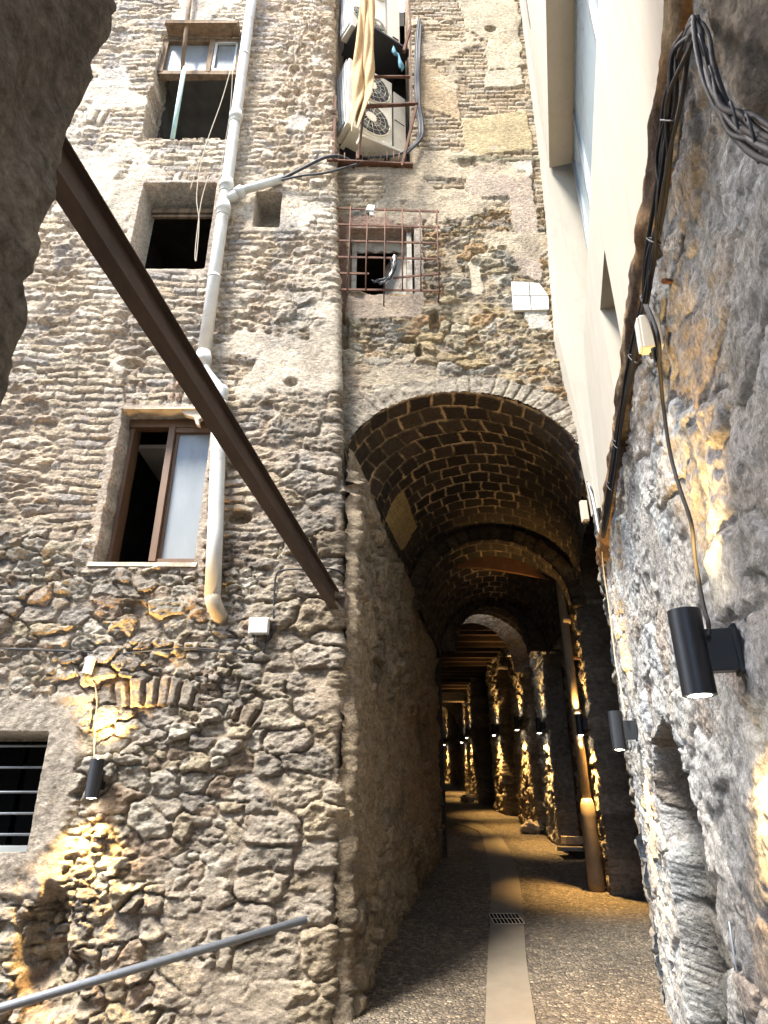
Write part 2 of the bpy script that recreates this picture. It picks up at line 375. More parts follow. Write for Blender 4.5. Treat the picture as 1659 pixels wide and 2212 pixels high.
def build_left():
    s = steps([(-9, -3.9, .12), (-3.9, -.40, .0115), (-.40, .10, .012)])   # s = X until corner, then goes back in Y
    z = steps([(-.5, .3, .06), (.3, 4.4, .0105), (4.4, 7.5, .013), (7.5, 12.0, .018), (12.0, 12.6, .1)])
    S, Z = np.meshgrid(s, z, indexing='ij')
    cx = corner_x(Z)
    # shear so the corner follows its batter only near the corner
    X0 = S+(cx+.325)*ss(-1.3, -.36, S)
    r = .05; k = np.clip((S+.375)/(.08), 0, 1); ang = k*math.pi/2
    back = np.clip(S+.295, 0, 9)
    PX = np.where(S < -.375, X0, cx-r+r*np.sin(ang)); PY = np.where(S < -.375, YL, YL+r-r*np.cos(ang)+back)
    NX = np.sin(ang); NY = -np.cos(ang)
    u = S; v = Z
    # --- zones
    Hr, Cr, mr = stones(u, v, .21, .125, 11, .062, .012, PAL_L, MORT_L, .075, .85, 1.2, 3.6)
    Hs, Cs, ms = stones(u, v, .115, .062, 41, .045, .009, PAL_L, MORT_L, .05, .9)
    pick = ss(.0, .10, fbm(u*2.6, v*3.3, 77, 3)-.04)
    H, C = Hr*(1-pick)+Hs*pick, mixc(Cr, Cs, pick)
    # quoins near the corner
    Hq, Cq, mq = stones(u, v, .38, .185, 91, .060, .012, [(.30, .26, .21), (.36, .31, .24), (.26, .23, .19), (.33, .27, .19)], MORT_L, .06, .6, 1.3, 4.0, .1)
    q = ss(-1.02, -.92, u+fbm(u*2, v*3, 5, 2)*.22)*(1-ss(6.2, 6.6, v+fbm(u, v*2, 8, 2)*.3))
    H, C = H*(1-q)+Hq*q, mixc(C, Cq, q)
    # bricks in the upper part
    wu = u+fbm(u*4, v*4, 31, 3)*.04; wv = v+fbm(u*3, v*2.4, 32, 4, .6)*.055
    eb, IB = bricks(wu, wv, .27, .078, 55)
    mb = ss(.003, .014, eb)
    Hb = mb*(.012+.026*IB[0])+fbm(u*20, v*30, 60, 3)*.011
    Cb = mixc(np.array((.42, .35, .28))+0*C, pal(IB[1], PAL_U), mb)
    # eroded lumpy rendering (stretched along courses)
    er = fbm(u*5, v*11, 71, 5, .62); Hz = er*.05+np.abs(fbm(u*9, v*22, 73, 3))*-.03
    e3, I3 = cells(u+er*.05, v+er*.04, .3, .11, 88, .8); m3 = ss(.002, .03, e3)
    Hz = Hz+m3*.03*(.4+I3[0]); Cz = mixc(np.array((.42, .33, .24))+0*C, pal(I3[2], PAL_U)*.9, m3*.7)
    up = ss(3.5, 4.1, v+fbm(u*1.5, v*1.5, 14, 3)*.55+(u+1.9)*-.10)
    brk = ss(-.05, .15, fbm(u*1.3+3, v*1.1, 19, 3)+.05*ss(6.8, 8.4, v)-.12*ss(-1.6, -1.1, u)*2.2)
    # brick jambs of the windows always brick
    for (a, b, c, d) in (W1, W2, W3):
        brk = np.maximum(brk, (ss(a-.55, a-.35, u)*(1-ss(b+.3, b+.5, u))*ss(c-.5, c-.3, v)*(1-ss(d+.3, d+.5, v))))
    Hu, Cu = Hz*(1-brk)+Hb*brk, mixc(Cz, Cb, brk)
    up = up*(1-q*.7)
    H, C = H*(1-up)+Hu*up, mixc(C, Cu, up)
    pr = ss(.16, .26, fbm(u*1.3+7, v*1.5+2, 150, 5, .55))*ss(4.2, 5.2, v)
    H = H*(1-pr)+(.034+fbm(u*6, v*6, 151, 5, .6)*.018)*pr; C = mixc(C, np.array((.52, .45, .36))+0*C, pr*.9)
    # relieving arches: (cx, cz, r0, r1, half angle)
    def voussoirs(cx_, cz_, r0, r1, ha, n, H, C, colr, amp=.05):
        dx = u-cx_; dz = v-cz_; rr = np.hypot(dx, dz); a = np.arctan2(dx, dz)
        m = (rr > r0+fbm(a*14, a*0, 15, 2)*.03) & (rr < r1+fbm(a*14, a*0+4, 16, 2)*.06) & (np.abs(a) < ha) & (fbm(u*4, v*4, int(n*7), 3) > -.16)
        t = (a/ha*.5+.5)*n+fbm(rr*9, a*6, 3, 2)*.16+fbm(a*6, a*0, 13, 2)*.9; i = np.floor(t); f = t-i
        e = np.minimum(np.minimum(f, 1-f)*2*ha*rr/n, np.minimum(rr-r0, r1-rr))
        k = ss(.004, .02, e); hh = hsh(i, i*0+2, 444)
        hV = k*(amp*(.6+.7*hh))+fbm(u*18, v*18, 9, 3)*.010
        cV = mixc(np.array((.33, .26, .19))+0*C, pal(hsh(i, i*0+7, 445), colr), k)
        return np.where(m, hV, H), np.where(m[..., None], cV, C)
    c3 = XZ(350, 1550); H, C = voussoirs(c3[0], c3[1]-1.35, 1.42, 1.65, .52, 15, H, C, [(.30, .26, .21), (.36, .31, .25), (.31, .25, .19), (.27, .24, .20)], .06)
    xm = (W3[0]+W3[1])/2; H, C = voussoirs(xm, W3[3]-1.6, 1.66, 1.92, .24, 9, H, C, [(.36, .31, .26), (.42, .36, .29), (.35, .26, .20), (.33, .29, .25)], .05)
    xm = (W2[0]+W2[1])/2; H, C = voussoirs(xm, W2[3]-1.8, 1.85, 2.1, .22, 8, H, C, PAL_U, .04)
    xm = XZ(400, 470)[0]-1.35; H, C = voussoirs(xm, W1[2]-.9, 1.15, 1.38, .33, 8, H, C, PAL_U, .04)
    # plaster surround of the barred window, and niche render
    a, b, c, d = W4
    dd = np.maximum(np.maximum(a-u, u-b), np.maximum(c-v, v-d))
    pl = 1-ss(.20, .27, dd+fbm(u*5, v*5, 51, 3)*.09)
    Hp = .055+fbm(u*9, v*9, 52, 5, .6)*.022; Cp = np.array((.36, .315, .26))+0*C
    H, C = H*(1-pl)+Hp*pl, mixc(C, Cp, pl)
    a, b, c, d = NICHE
    dd = np.maximum(np.maximum(a-u, u-b), np.maximum(c-v, v-d))
    pl = (1-ss(.05, .13, dd+fbm(u*5, v*5, 53, 3)*.05)); H, C = H*(1-pl)+(.035+fbm(u*8, v*8, 54, 4)*.012)*pl, mixc(C, np.array((.42, .35, .27))+0*C, pl)
    for (a, b, c, d) in (W2, W3):
        dd = np.maximum(np.maximum(a-u, u-b), np.maximum(c-v, v-d))
        pl = (1-ss(.05, .09, dd+fbm(u*6, v*6, 56, 3)*.05)); H, C = H*(1-pl)+(.03+fbm(u*8, v*8, 57, 4)*.01)*pl, mixc(C, np.array((.42, .35, .28))+0*C, pl)
    # smeared render at the lower right
    pl = ss(.05, .3, fbm(u*1.7+4, v*1.9, 64, 4))*(1-ss(1.15, 1.9, v))*ss(-1.9, -.9, u)
    H, C = H*(1-pl*.75)+(.03+fbm(u*7, v*7, 65, 4)*.02)*pl*.75, mixc(C, np.array((.34, .29, .23))+0*C, pl*.8)
    # holes, dark cavities and sockets
    for (px, py, rw, rh, dp) in ((840//2, 0, 0, 0, 0), (520, 1120, .10, .06, .1), (500, 1010, .07, .05, .08), (100, 2020, .16, .30, .13), (120, 2120, .2, .2, .1), (290, 790, .17, .05, .06), (660, 200, .05, .06, .08), (640, 830, .08, .05, .07)):
        if not rw: continue
        x_, z_ = XZ(px, py); dd = np.hypot((u-x_)/rw, (v-z_)/rh)+fbm(u*9, v*9, 5, 2)*.3
        H = H-dp*(1-ss(.6, 1.1, dd))
    # soot and damp stains with their own outline
    st = ss(.12, .45, fbm(u*2.2, v*1.6, 101, 5, .6)); C = 1.08*C*(1-.24*st)[..., None]
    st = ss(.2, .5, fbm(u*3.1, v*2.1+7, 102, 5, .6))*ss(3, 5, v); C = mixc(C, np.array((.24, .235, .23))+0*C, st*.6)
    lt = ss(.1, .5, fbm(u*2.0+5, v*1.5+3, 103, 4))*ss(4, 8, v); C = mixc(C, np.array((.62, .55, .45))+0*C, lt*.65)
    C = C*(1+.32*ss(4.2, 8.5, v+(-1.6-u)*.5)*ss(-.2, .5, fbm(u*.9, v*.7, 140, 3)+.45))[..., None]  # upper left lightened in colour, standing for the open-sky brightness there
    # openings
    keep = np.ones(u.shape, bool)
    nj = fbm(v*7, u*7, 120, 3)*.022
    for k, (a, b, c, d) in enumerate((W1, W2, W3, W4)):
        jj = nj*(2.2 if k == 0 else .5 if k == 3 else .35)
        ins = (u > a+jj) & (u < b+jj*.4) & (v > c+jj*.3) & (v < d+jj*.3)
        e = np.minimum(np.minimum(u-a, b-u), np.minimum(v-c, d-v))
        H = np.where(ins, -.30, H); keep &= ~(ins & (e > .03+np.abs(jj)))
        C = np.where(ins[..., None], np.array((.30, .26, .21) if k != 1 else (.33, .31, .26)), C)
    a, b, c, d = NICHE
    ins = (u > a) & (u < b) & (v > c) & (v < d); H = np.where(ins, -.26+.02*fbm(u*6, v*6, 3, 3), H); C = np.where(ins[..., None], np.array((.36, .31, .25)), C)
    H = np.where(S > -.3, H*.6, H)
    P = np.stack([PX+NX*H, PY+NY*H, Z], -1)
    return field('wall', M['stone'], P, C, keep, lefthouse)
build_left()
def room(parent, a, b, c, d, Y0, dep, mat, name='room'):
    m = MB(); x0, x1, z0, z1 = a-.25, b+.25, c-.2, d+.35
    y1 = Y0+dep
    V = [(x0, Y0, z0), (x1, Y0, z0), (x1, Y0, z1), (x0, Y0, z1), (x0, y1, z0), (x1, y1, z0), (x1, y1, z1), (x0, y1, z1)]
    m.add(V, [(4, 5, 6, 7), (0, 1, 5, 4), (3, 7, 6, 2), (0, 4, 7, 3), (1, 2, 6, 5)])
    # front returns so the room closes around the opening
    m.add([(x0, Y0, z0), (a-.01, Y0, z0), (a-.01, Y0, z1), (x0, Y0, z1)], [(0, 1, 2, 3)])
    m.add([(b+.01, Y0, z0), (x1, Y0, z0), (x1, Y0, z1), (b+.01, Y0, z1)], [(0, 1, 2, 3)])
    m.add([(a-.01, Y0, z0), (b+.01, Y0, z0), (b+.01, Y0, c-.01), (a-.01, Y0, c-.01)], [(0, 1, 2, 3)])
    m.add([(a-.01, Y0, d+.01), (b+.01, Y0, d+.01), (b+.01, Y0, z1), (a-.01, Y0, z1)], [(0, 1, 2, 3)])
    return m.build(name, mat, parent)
# window 1: broken opening with a transom
a, b, c, d = W1; w1 = thing('broken_window', 'x', 'window'); w1.parent = lefthouse
del w1['label'], w1['category']; w1.name = 'window'
room(w1, a, b, c, d, YL+.30, 1.6, M['roomg'])
zt = XZ(400, 150)[1]
m = MB(); yy = YL+.07
for (x0, z0, x1, z1, t) in ((a+.02, zt, b-.02, zt, .07), (a+.04, d-.02, b-.04, d-.02, .06)):
    m.box(((x0+x1)/2, yy, (z0+z1)/2), (x1-x0, .08, t), jit=.004)
for xx in (a+.03, (a+b)/2+.10, b-.05): m.box((xx, yy-.01, (zt+d)/2), (.06, .07, d-zt-.02), jit=.003)
m.build('frame', M['woodo'], w1)
MB().box(((a+b)/2, YL+.0, d+.035), (b-a-.12, .30, .05), jit=.012).build('lintel_board', M['woodo'], w1)
xm = (a+b)/2+.10
MB().box(((xm+b)/2-.01, yy+.01, (zt+d)/2), (b-xm-.16, .02, d-zt-.16)).build('pane', M['pane'], w1)
MB().box(((a+xm)/2, yy+.02, (zt+d)/2), (xm-a-.10, .02, d-zt-.1)).build('pane', M['pane'], w1)
m = MB(); x0, x1 = xm+.05, b-.09
for (p, q) in (((x0, zt+.06), (x1, zt+.06)), ((x0, d-.06), (x1, d-.06)), ((x0, zt+.06), (x0, d-.06)), ((x1, zt+.06), (x1, d-.06))):
    m.bar((p[0], yy-.02, p[1]), (q[0], yy-.02, q[1]), .03, .03)
m.build('sash', M['white'], w1)
MB().box(((a+b)/2-.25, YL+1.2, (c+zt)/2), (.35, .05, 2.0), Matrix.Rotation(.35, 3, 'Y')).build('fallen_panel', M['room'], w1)
# window 2
a, b, c, d = W2; w2 = link(bpy.data.objects.new('window', None), lefthouse)
room(w2, a, b, c, d, YL+.30, 1.4, M['room'])
m = MB(); m.box(((a+b)/2, YL+.26, d-.09), (b-a-.02, .05, .06)); m.box(((a+b)/2, YL+.25, d-.17), (b-a-.06, .03, .03))
m.box((b-.03, YL+.26, (c+d)/2), (.035, .05, d-c-.04)); m.box(((a+b)/2, YL+.24, c+.02), (b-a, .10, .03))
m.build('frame', M['woodo'], w2)
# window 3
a, b, c, d = W3; w3 = link(bpy.data.objects.new('window', None), lefthouse)
room(w3, a, b, c, d, YL+.30, 1.6, M['room'])
yw = YL+.18
m = MB(); m.box(((a+b)/2, yw, d-.04), (b-a, .09, .08)); m.box((a+.03, yw+.06, (c+d)/2), (.03, .16, d-c-.05)); m.box(((a+b)/2, yw, c+.03), (b-a-.06, .07, .05))
m.build('frame', M['wood'], w3)
xs = a+(b-a)*.50
sash = MB(); sash.box((xs, yw-.02, (c+d)/2), (.055, .06, d-c-.14)); sash.box((xs+.045, yw+.01, (c+d)/2), (.025, .04, d-c-.14)); sash.box(((xs+b)/2, yw-.01, d-.10), (b-xs, .05, .06)); sash.box(((xs+b)/2, yw-.01, c+.07), (b-xs, .05, .05)); sash.box((b-.02, yw-.01, (c+d)/2), (.04, .05, d-c-.14))
so = sash.build('sash', M['wood'], w3)
MB().box(((xs+b)/2+.01, yw+.01, (c+d)/2), (b-xs-.03, .012, d-c-.2)).build('pane', M['pane'], so)
m = MB(); m.box(((a+xs)/2+.05, YL+.9, d-.1), (.55, .9, .04)); m.build('inner_ceiling', M['white'], w3)
m = MB(); m.box(((a+b)/2, YL+.02, d+.005), (b-a-.02, .14, .022), jit=.006)
m.build('lintel', M['lintel'], w3)
# foam filler
m = MB(); pts = [(XZ(395+dx, 890+dy)) for dx, dy in ((-2, 0), (30, -2), (45, 5), (48, 14), (36, 20), (38, 34), (30, 30), (26, 16), (8, 10))]
m.prism([(p[0], YL-.03, p[1]) for p in pts], (0, .05, 0)); m.build('filler_foam', M['lintel'], w3, .006)
m = MB(); a3, b3 = W3[0]-.05, W3[1]+.03; m.box(((a3+b3)/2, YL-.015, W3[2]-.022), (b3-a3, .05, .035), jit=.006); m.build('sill', M['lintel'], w3)
# window 4, barred
a, b, c, d = W4; w4 = link(bpy.data.objects.new('window', None), lefthouse)
room(w4, a, b, c, d, YL+.30, .8, M['room'])
for py in (1610, 1657, 1711, 1758, 1804):
    z = XZ(60, py)[1]; MB().tube([(a-.02, YL+.08, z), (b+.03, YL+.08, z+.003)], .0085, 8).build('bar', M['steel'], w4)
MB().box(((a+b)/2, YL+.15, c+.02), (b-a-.01, .2, .035), jit=.004).build('sill', M['pane'], w4)
m = MB(); m.box(((a+b)/2, YL+.22, (c+d)/2), (b-a, .03, .03))
m = MB()
for k in range(5): m.box((a+.2+k*.32, YL+.34, (c+d)/2), (.28, .02, d-c), jit=.004)
m.build('dark_backing', M['black'], w4)  # black boards standing for the unlit interior behind the bars

# ================================================================ TUNNEL WALL PLANS
def LWX(Y): return np.interp(Y, [4.9, 5.0, 10.6, 11.0, 13, 20, 28], [-.32, -.30, .795, .45, .60, 1.0, 1.35])
RWP = [(-2, WA-2*WB), (5.49, WA+5.49*WB), (8, 2.45), (9, 2.62), (12, 2.74), (13.4, 2.72), (15.4, 2.60), (17.6, 2.36), (21.8, 2.45), (24.5, 2.31), (28, 2.2)]
def RWX(Y): return np.interp(Y, [p[0] for p in RWP], [p[1] for p in RWP])
def rw_at(x, y):
    """right wall point under pixel (x, y)"""
    d = ray(x, y); rt = d.x/d.y
    Y = np.linspace(.5, 28, 20000); k = int(np.argmin(np.abs(RWX(Y)/Y-rt))); t = Y[k]/d.y
    return Vector((float(RWX(Y[k])), float(Y[k]), CZ+d.z*t)), t
def rw_dir(Y):
    dx = (RWX(Y+.15)-RWX(Y-.15))/.3; v = Vector((float(dx), 1, 0)).normalized(); return v, Vector((-v.y, v.x, 0))

# ================================================================ ARCHED HOUSE (over the tunnel)
YA = 5.2
arch = thing('arched_house', 'ochre stone house front spanning the alley above the dark vaulted tunnel, with a barred window', 'building')
AC_N = (XZ(729, 200, YA)[0]-.02, XZ(886, 200, YA)[0], XZ(800, 357, YA)[1])
GW = (XZ(752, 600, YA)[0], XZ(895, 600, YA)[0], XZ(820, 637, YA)[1], XZ(820, 497, YA)[1])
acx, aw, a_spr, a_crn = .70, 1.10, 4.36, 5.21
def arch_r(u, v):   # 1 on the intrados ellipse
    return np.hypot((u-acx)/aw, np.where(v > a_spr, (v-a_spr)/(a_crn-a_spr), 0))
def build_archfront():
    s = steps([(-.75, 2.15, .0115)]); z = steps([(3.3, 5.3, .010), (5.3, 7.6, .012), (7.6, 12.0, .017), (12.0, 12.6, .1)])
    u, v = np.meshgrid(s, z, indexing='ij')
    H1, C1, _ = stones(u, v, .25, .12, 211, .042, .010, PAL_Y, (.38, .31, .22), .07, .7, 1.3, 4.0, .12)
    H2, C2, _ = stones(u, v, .14, .06, 221, .032, .008, PAL_Y, (.38, .30, .21), .05, .8, 1.3, 4.0, .12)
    pk = ss(0, .12, fbm(u*2.1, v*2.6, 9, 2)); H, C = H1*(1-pk)+H2*pk, mixc(C1, C2, pk)
    wu = u+fbm(u*4, v*4, 231, 2)*.012; wv = v+fbm(u*3, v*2, 232, 3)*.018
    e, I = bricks(wu, wv, .235, .070, 255); mb = ss(.003, .012, e)
    Hb = mb*(.010+.018*I[0])+fbm(u*22, v*26, 260, 3)*.006; Cb = mixc(np.array((.33, .27, .20))+0*C, pal(I[1], [(.44, .355, .25), (.48, .395, .28), (.40, .31, .21), (.43, .37, .29)]), mb)
    bz = XZ(900, 440, YA)[1]
    k = ss(bz-.12, bz+.12, v+fbm(u*3, v*2, 12, 2)*.18)
    H, C = H*(1-k)+Hb*k, mixc(C, Cb, k)
    def patch(polypx, col, th, seed, n=.05, amt=1.):
        nonlocal H, C
        poly = [XZ(x, y, YA) for x, y in polypx]
        n = n*1.5; wu = u+fbm(u*4, v*4, seed, 5, .6)*n*1.3; wv = v+fbm(u*4+3, v*4, seed+1, 5, .6)*n*1.3
        mk = inpoly(wu, wv, poly)
        # 1-step blur for soft edge
        mk = mk.astype(float)
        H = H*(1-mk*amt)+(th+fbm(u*6, v*6, seed+2, 4)*.008)*mk*amt
        cc = np.array(col)*(1+.12*fbm(u*4, v*3, seed+3, 4))[..., None]
        C = mixc(C, cc, mk*amt)
    patch([(985, 0), (1115, 0), (1130, 150), (1060, 155), (1050, 90), (1000, 60)], (.50, .44, .33), .04, 301)
    patch([(905, 130), (985, 190), (995, 265), (960, 250), (905, 240)], (.43, .33, .21), .03, 305, .02)
    patch([(1050, 160), (1122, 150), (1132, 190), (1048, 195)], (.52, .46, .36), .035, 310, .02)
    patch([(1000, 265), (1138, 240), (1150, 330), (1005, 345)], (.46, .38, .23), .035, 315, .025)
    patch([(1010, 365), (1140, 350), (1165, 500), (1165, 610), (1125, 600), (1110, 540), (1100, 440), (1010, 430)], (.44, .36, .29), .04, 320, .05)
    patch([(1085, 360), (1150, 350), (1152, 390), (1100, 375)], (.62, .57, .48), .045, 325, .04)
    patch([(1010, 570), (1035, 570), (1045, 640), (1020, 640)], (.50, .43, .33), .03, 330, .02)
    patch([(1128, 672), (1180, 670), (1190, 715), (1140, 712)], (.58, .54, .47), .035, 335, .02)
    patch([(725, 460), (752, 480), (750, 640), (745, 700), (725, 700)], (.22, .13, .09), .02, 340, .02)
    patch([(750, 640), (915, 640), (910, 690), (755, 690)], (.40, .32, .25), .025, 345, .03)
    patch([(895, 480), (915, 480), (915, 640), (895, 640)], (.42, .37, .31), .03, 350, .02)
    patch([(735, 470), (905, 465), (900, 500), (745, 500)], (.30, .21, .16), .02, 355, .02)
    patch([(1210, 930), (1262, 925), (1262, 975), (1222, 968)], (.40, .25, .09), .03, 360, .02)
    pr = ss(.10, .2, fbm(u*1.5+3, v*1.7+9, 160, 5, .55))*ss(6.4, 7.2, v)
    H = H*(1-pr)+(.034+fbm(u*6, v*6, 161, 5, .6)*.016)*pr; C = mixc(C, np.array((.50, .42, .31))+0*C, pr*.9)
    sm = (1-ss(.15, .8, u))*ss(4.2, 4.4, v)*(1-ss(5.3, 5.9, v)); H = H*(1-sm*.7)+(.04+fbm(u*7, v*9, 162, 5, .6)*.02)*sm*.7; C = mixc(C, np.array((.36, .31, .245))+0*C, sm*.7)
    # voussoir ring, in courses that fan out on the haunches
    dx = (u-acx)/aw; dz = (v-a_spr)/(a_crn-a_spr); a = np.arctan2(dx, np.maximum(dz, .001)); rr = np.hypot(dx, dz)
    ring = (rr > .98) & (rr < 1.17+.05*np.abs(np.sin(a*2))+fbm(u*5, v*5, 6, 2)*.04) & (v > a_spr-.02)
    t = a/(math.pi/2)*17+fbm(rr*8, a*5, 4, 2)*.15; i = np.floor(t); f = t-i
    e = np.minimum(f, 1-f)*.1; k = ss(.004, .015, e); hh = hsh(i, i*0+1, 777)
    cR = mixc(np.array((.34, .29, .22))+0*C, pal(hsh(i, i*0+5, 778), [(.35, .305, .24), (.32, .28, .225), (.37, .325, .26), (.31, .27, .22)]), k)
    H = np.where(ring, .038+k*.012*(.4+hh)+fbm(u*15, v*15, 8, 4)*.018, H); C = np.where(ring[..., None], cR, C)
    # cracks and cavities
    for (px, py, rw, rh, dp) in ((1060, 68, .07, .06, .12), (940, 700, .05, .15, .10), (905, 760, .03, .08, .1), (745, 720, .04, .2, .08), (1085, 540, .05, .03, .05), (880, 738, .09, .03, .08), (820, 1, .01, .01, .01)):
        x_, z_ = XZ(px, py, YA); dd = np.hypot((u-x_)/rw, (v-z_)/rh)+fbm(u*9, v*9, 5, 2)*.35; H = H-dp*(1-ss(.6, 1.1, dd))
    st = ss(.15, .5, fbm(u*2.2, v*1.2, 401, 5, .6)); C = C*(1-.35*st)[..., None]
    zc = XZ(1000, 348, YA)[1]; st = (1-ss(.02, .07, np.abs(v-zc)+fbm(u*6, v*6, 7, 3)*.03))*ss(.65, .85, u); C = mixc(C, np.array((.16, .16, .10))+0*C, st*.7); H = H+st*.02
    keep = ~((arch_r(u, v) < .985) & (v < a_crn+.1)) & ~((u > acx-aw*.985) & (u < acx+aw*.985) & (v <= a_spr))
    ins = (u > AC_N[0]) & (u < AC_N[1]) & (v > AC_N[2]); e = np.minimum(np.minimum(u-AC_N[0], AC_N[1]-u), v-AC_N[2])
    H = np.where(ins, -.62, H); keep &= ~(ins & (e > .02)); C = np.where(ins[..., None], np.array((.30, .23, .15)), C)
    a_, b_, c_, d_ = GW; ins = (u > a_) & (u < b_) & (v > c_) & (v < d_); e = np.minimum(np.minimum(u-a_, b_-u), np.minimum(v-c_, d_-v))
    H = np.where(ins, -.26, H); keep &= ~(ins & (e > .025)); C = np.where(ins[..., None], np.array((.40, .34, .28)), C)
    P = np.stack([u, YA-H, v], -1); field('wall', M['stone'], P, C, keep, arch)
build_archfront()
room(arch, AC_N[0]-.0, AC_N[1], AC_N[2], 12.0, YA+.62, .9, M['room'], 'light_well')
MB().box(((AC_N[0]+AC_N[1])/2, YA+.45, AC_N[2]-.04), (AC_N[1]-AC_N[0]+.1, .9, .05)).build('light_well_floor', M['lintel'], arch)
a, b, c, d = GW; gw = link(bpy.data.objects.new('window', None), arch)
room(gw, a, b, c, d, YA+.26, 1.0, M['room'])
m = MB(); m.box(((a+b)/2, YA+.20, d-.05), (b-a-.02, .06, .08), jit=.006); m.box((a+.05, YA+.18, (c+d)/2), (.05, .08, d-c-.03)); m.box((b-.045, YA+.12, (c+d)/2), (.05, .2, d-c-.03)); m.build('frame', M['oldwhite'], gw)
m = MB(); m.hexa([(b-.08, YA+.12, c+.03), (b-.30, YA+.42, c+.03), (b-.30, YA+.42, d-.1), (b-.08, YA+.12, d-.1)], [(b-.05, YA+.14, c+.03), (b-.27, YA+.44, c+.03), (b-.27, YA+.44, d-.1), (b-.05, YA+.14, d-.1)])
m.build('casement', M['oldwhite'], gw)
m = MB(); m.prism([(a+.06+i*.07, YA+.17, d-.1-.05*((i % 2)*.6+.4)) for i in range(9)]+[(b-.06, YA+.17, d-.05), (a+.05, YA+.17, d-.05)], (0, .012, 0)); m.build('torn_blind', M['oldwhite'], gw)
# tiles
tp = [[(1105, 608), (1143, 609), (1144, 638), (1107, 638)], [(1145, 609), (1165, 612), (1183, 636), (1184, 638), (1146, 638)], [(1107, 640), (1145, 640), (1147, 669), (1109, 670)], [(1147, 640), (1185, 640), (1186, 668), (1149, 669)]]
for t in tp:
    m = MB(); m.prism([onY(x, y, YA-.058) for x, y in t], (0, .03, 0)); m.build('wall_tile', M['tile'], arch, .002)

# vaults -----------------------------------------------------------
def vault(name, y0, y1, hw_in, spr, crn, seed, lightpatch=False, dark=1., st=.012, parent=None):
    nphi = int(3.3/st); a = np.linspace(0, math.pi, nphi); Y = np.linspace(y0, y1, max(4, int((y1-y0)/st)))
    A, YY = np.meshgrid(a, Y, indexing='ij')
    L = LWX(YY); Rr = RWX(YY)+.02
    if y0 < 5.25: t = ss(5.2, 6.2, YY); L = L*t+(acx-aw)*(1-t); Rr = Rr*t+(acx+aw)*(1-t)
    cxx = (L+Rr)/2; hw = (Rr-L)/2-hw_in
    s0 = spr[0]+(spr[1]-spr[0])*(YY-y0)/(y1-y0); c0 = crn[0]+(crn[1]-crn[0])*(YY-y0)/(y1-y0); hh = c0-s0
    l = A*1.08
    wl = l+fbm(l*4, YY*4, seed, 2)*.02; wy = YY+fbm(l*3+5, YY*3, seed+1, 2)*.03
    e, I = bricks(wl+fbm(l*9, YY*9, seed+11, 2)*.012, wy+fbm(l*8, YY*8, seed+12, 2)*.012, .225, .225, seed, .3); mk = ss(.005, .016, e+fbm(l*22, YY*22, seed+3, 3)*.010)
    H = mk*(.008+.014*I[0])+fbm(l*14, YY*14, seed+2, 4)*.010
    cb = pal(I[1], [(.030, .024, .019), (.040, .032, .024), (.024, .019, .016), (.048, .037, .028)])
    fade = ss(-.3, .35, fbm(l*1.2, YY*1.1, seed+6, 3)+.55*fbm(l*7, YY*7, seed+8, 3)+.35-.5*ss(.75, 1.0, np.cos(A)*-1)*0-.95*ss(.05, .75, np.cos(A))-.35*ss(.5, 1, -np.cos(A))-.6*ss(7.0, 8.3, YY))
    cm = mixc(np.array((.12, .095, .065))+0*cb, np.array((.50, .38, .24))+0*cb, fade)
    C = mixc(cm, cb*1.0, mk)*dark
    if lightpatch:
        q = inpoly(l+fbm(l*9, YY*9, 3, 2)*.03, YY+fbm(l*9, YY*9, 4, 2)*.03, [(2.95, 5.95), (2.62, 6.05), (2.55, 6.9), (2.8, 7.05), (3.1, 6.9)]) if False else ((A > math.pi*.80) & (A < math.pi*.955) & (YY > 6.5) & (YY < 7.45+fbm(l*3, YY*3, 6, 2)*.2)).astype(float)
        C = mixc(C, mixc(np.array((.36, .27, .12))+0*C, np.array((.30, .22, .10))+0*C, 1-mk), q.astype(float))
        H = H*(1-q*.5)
    # front courses: the ring behind the face has no light joints
    P = np.stack([cxx+np.cos(A)*(hw-H), YY, s0+np.sin(A)*(hh-H)], -1)
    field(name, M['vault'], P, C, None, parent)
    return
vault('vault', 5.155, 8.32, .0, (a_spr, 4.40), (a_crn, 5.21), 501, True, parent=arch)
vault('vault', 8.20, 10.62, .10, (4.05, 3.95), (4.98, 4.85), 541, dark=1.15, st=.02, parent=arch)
vault('vault', 10.46, 10.95, .34, (4.02, 4.02), (4.74, 4.74), 561, dark=1.0, st=.03, parent=arch)
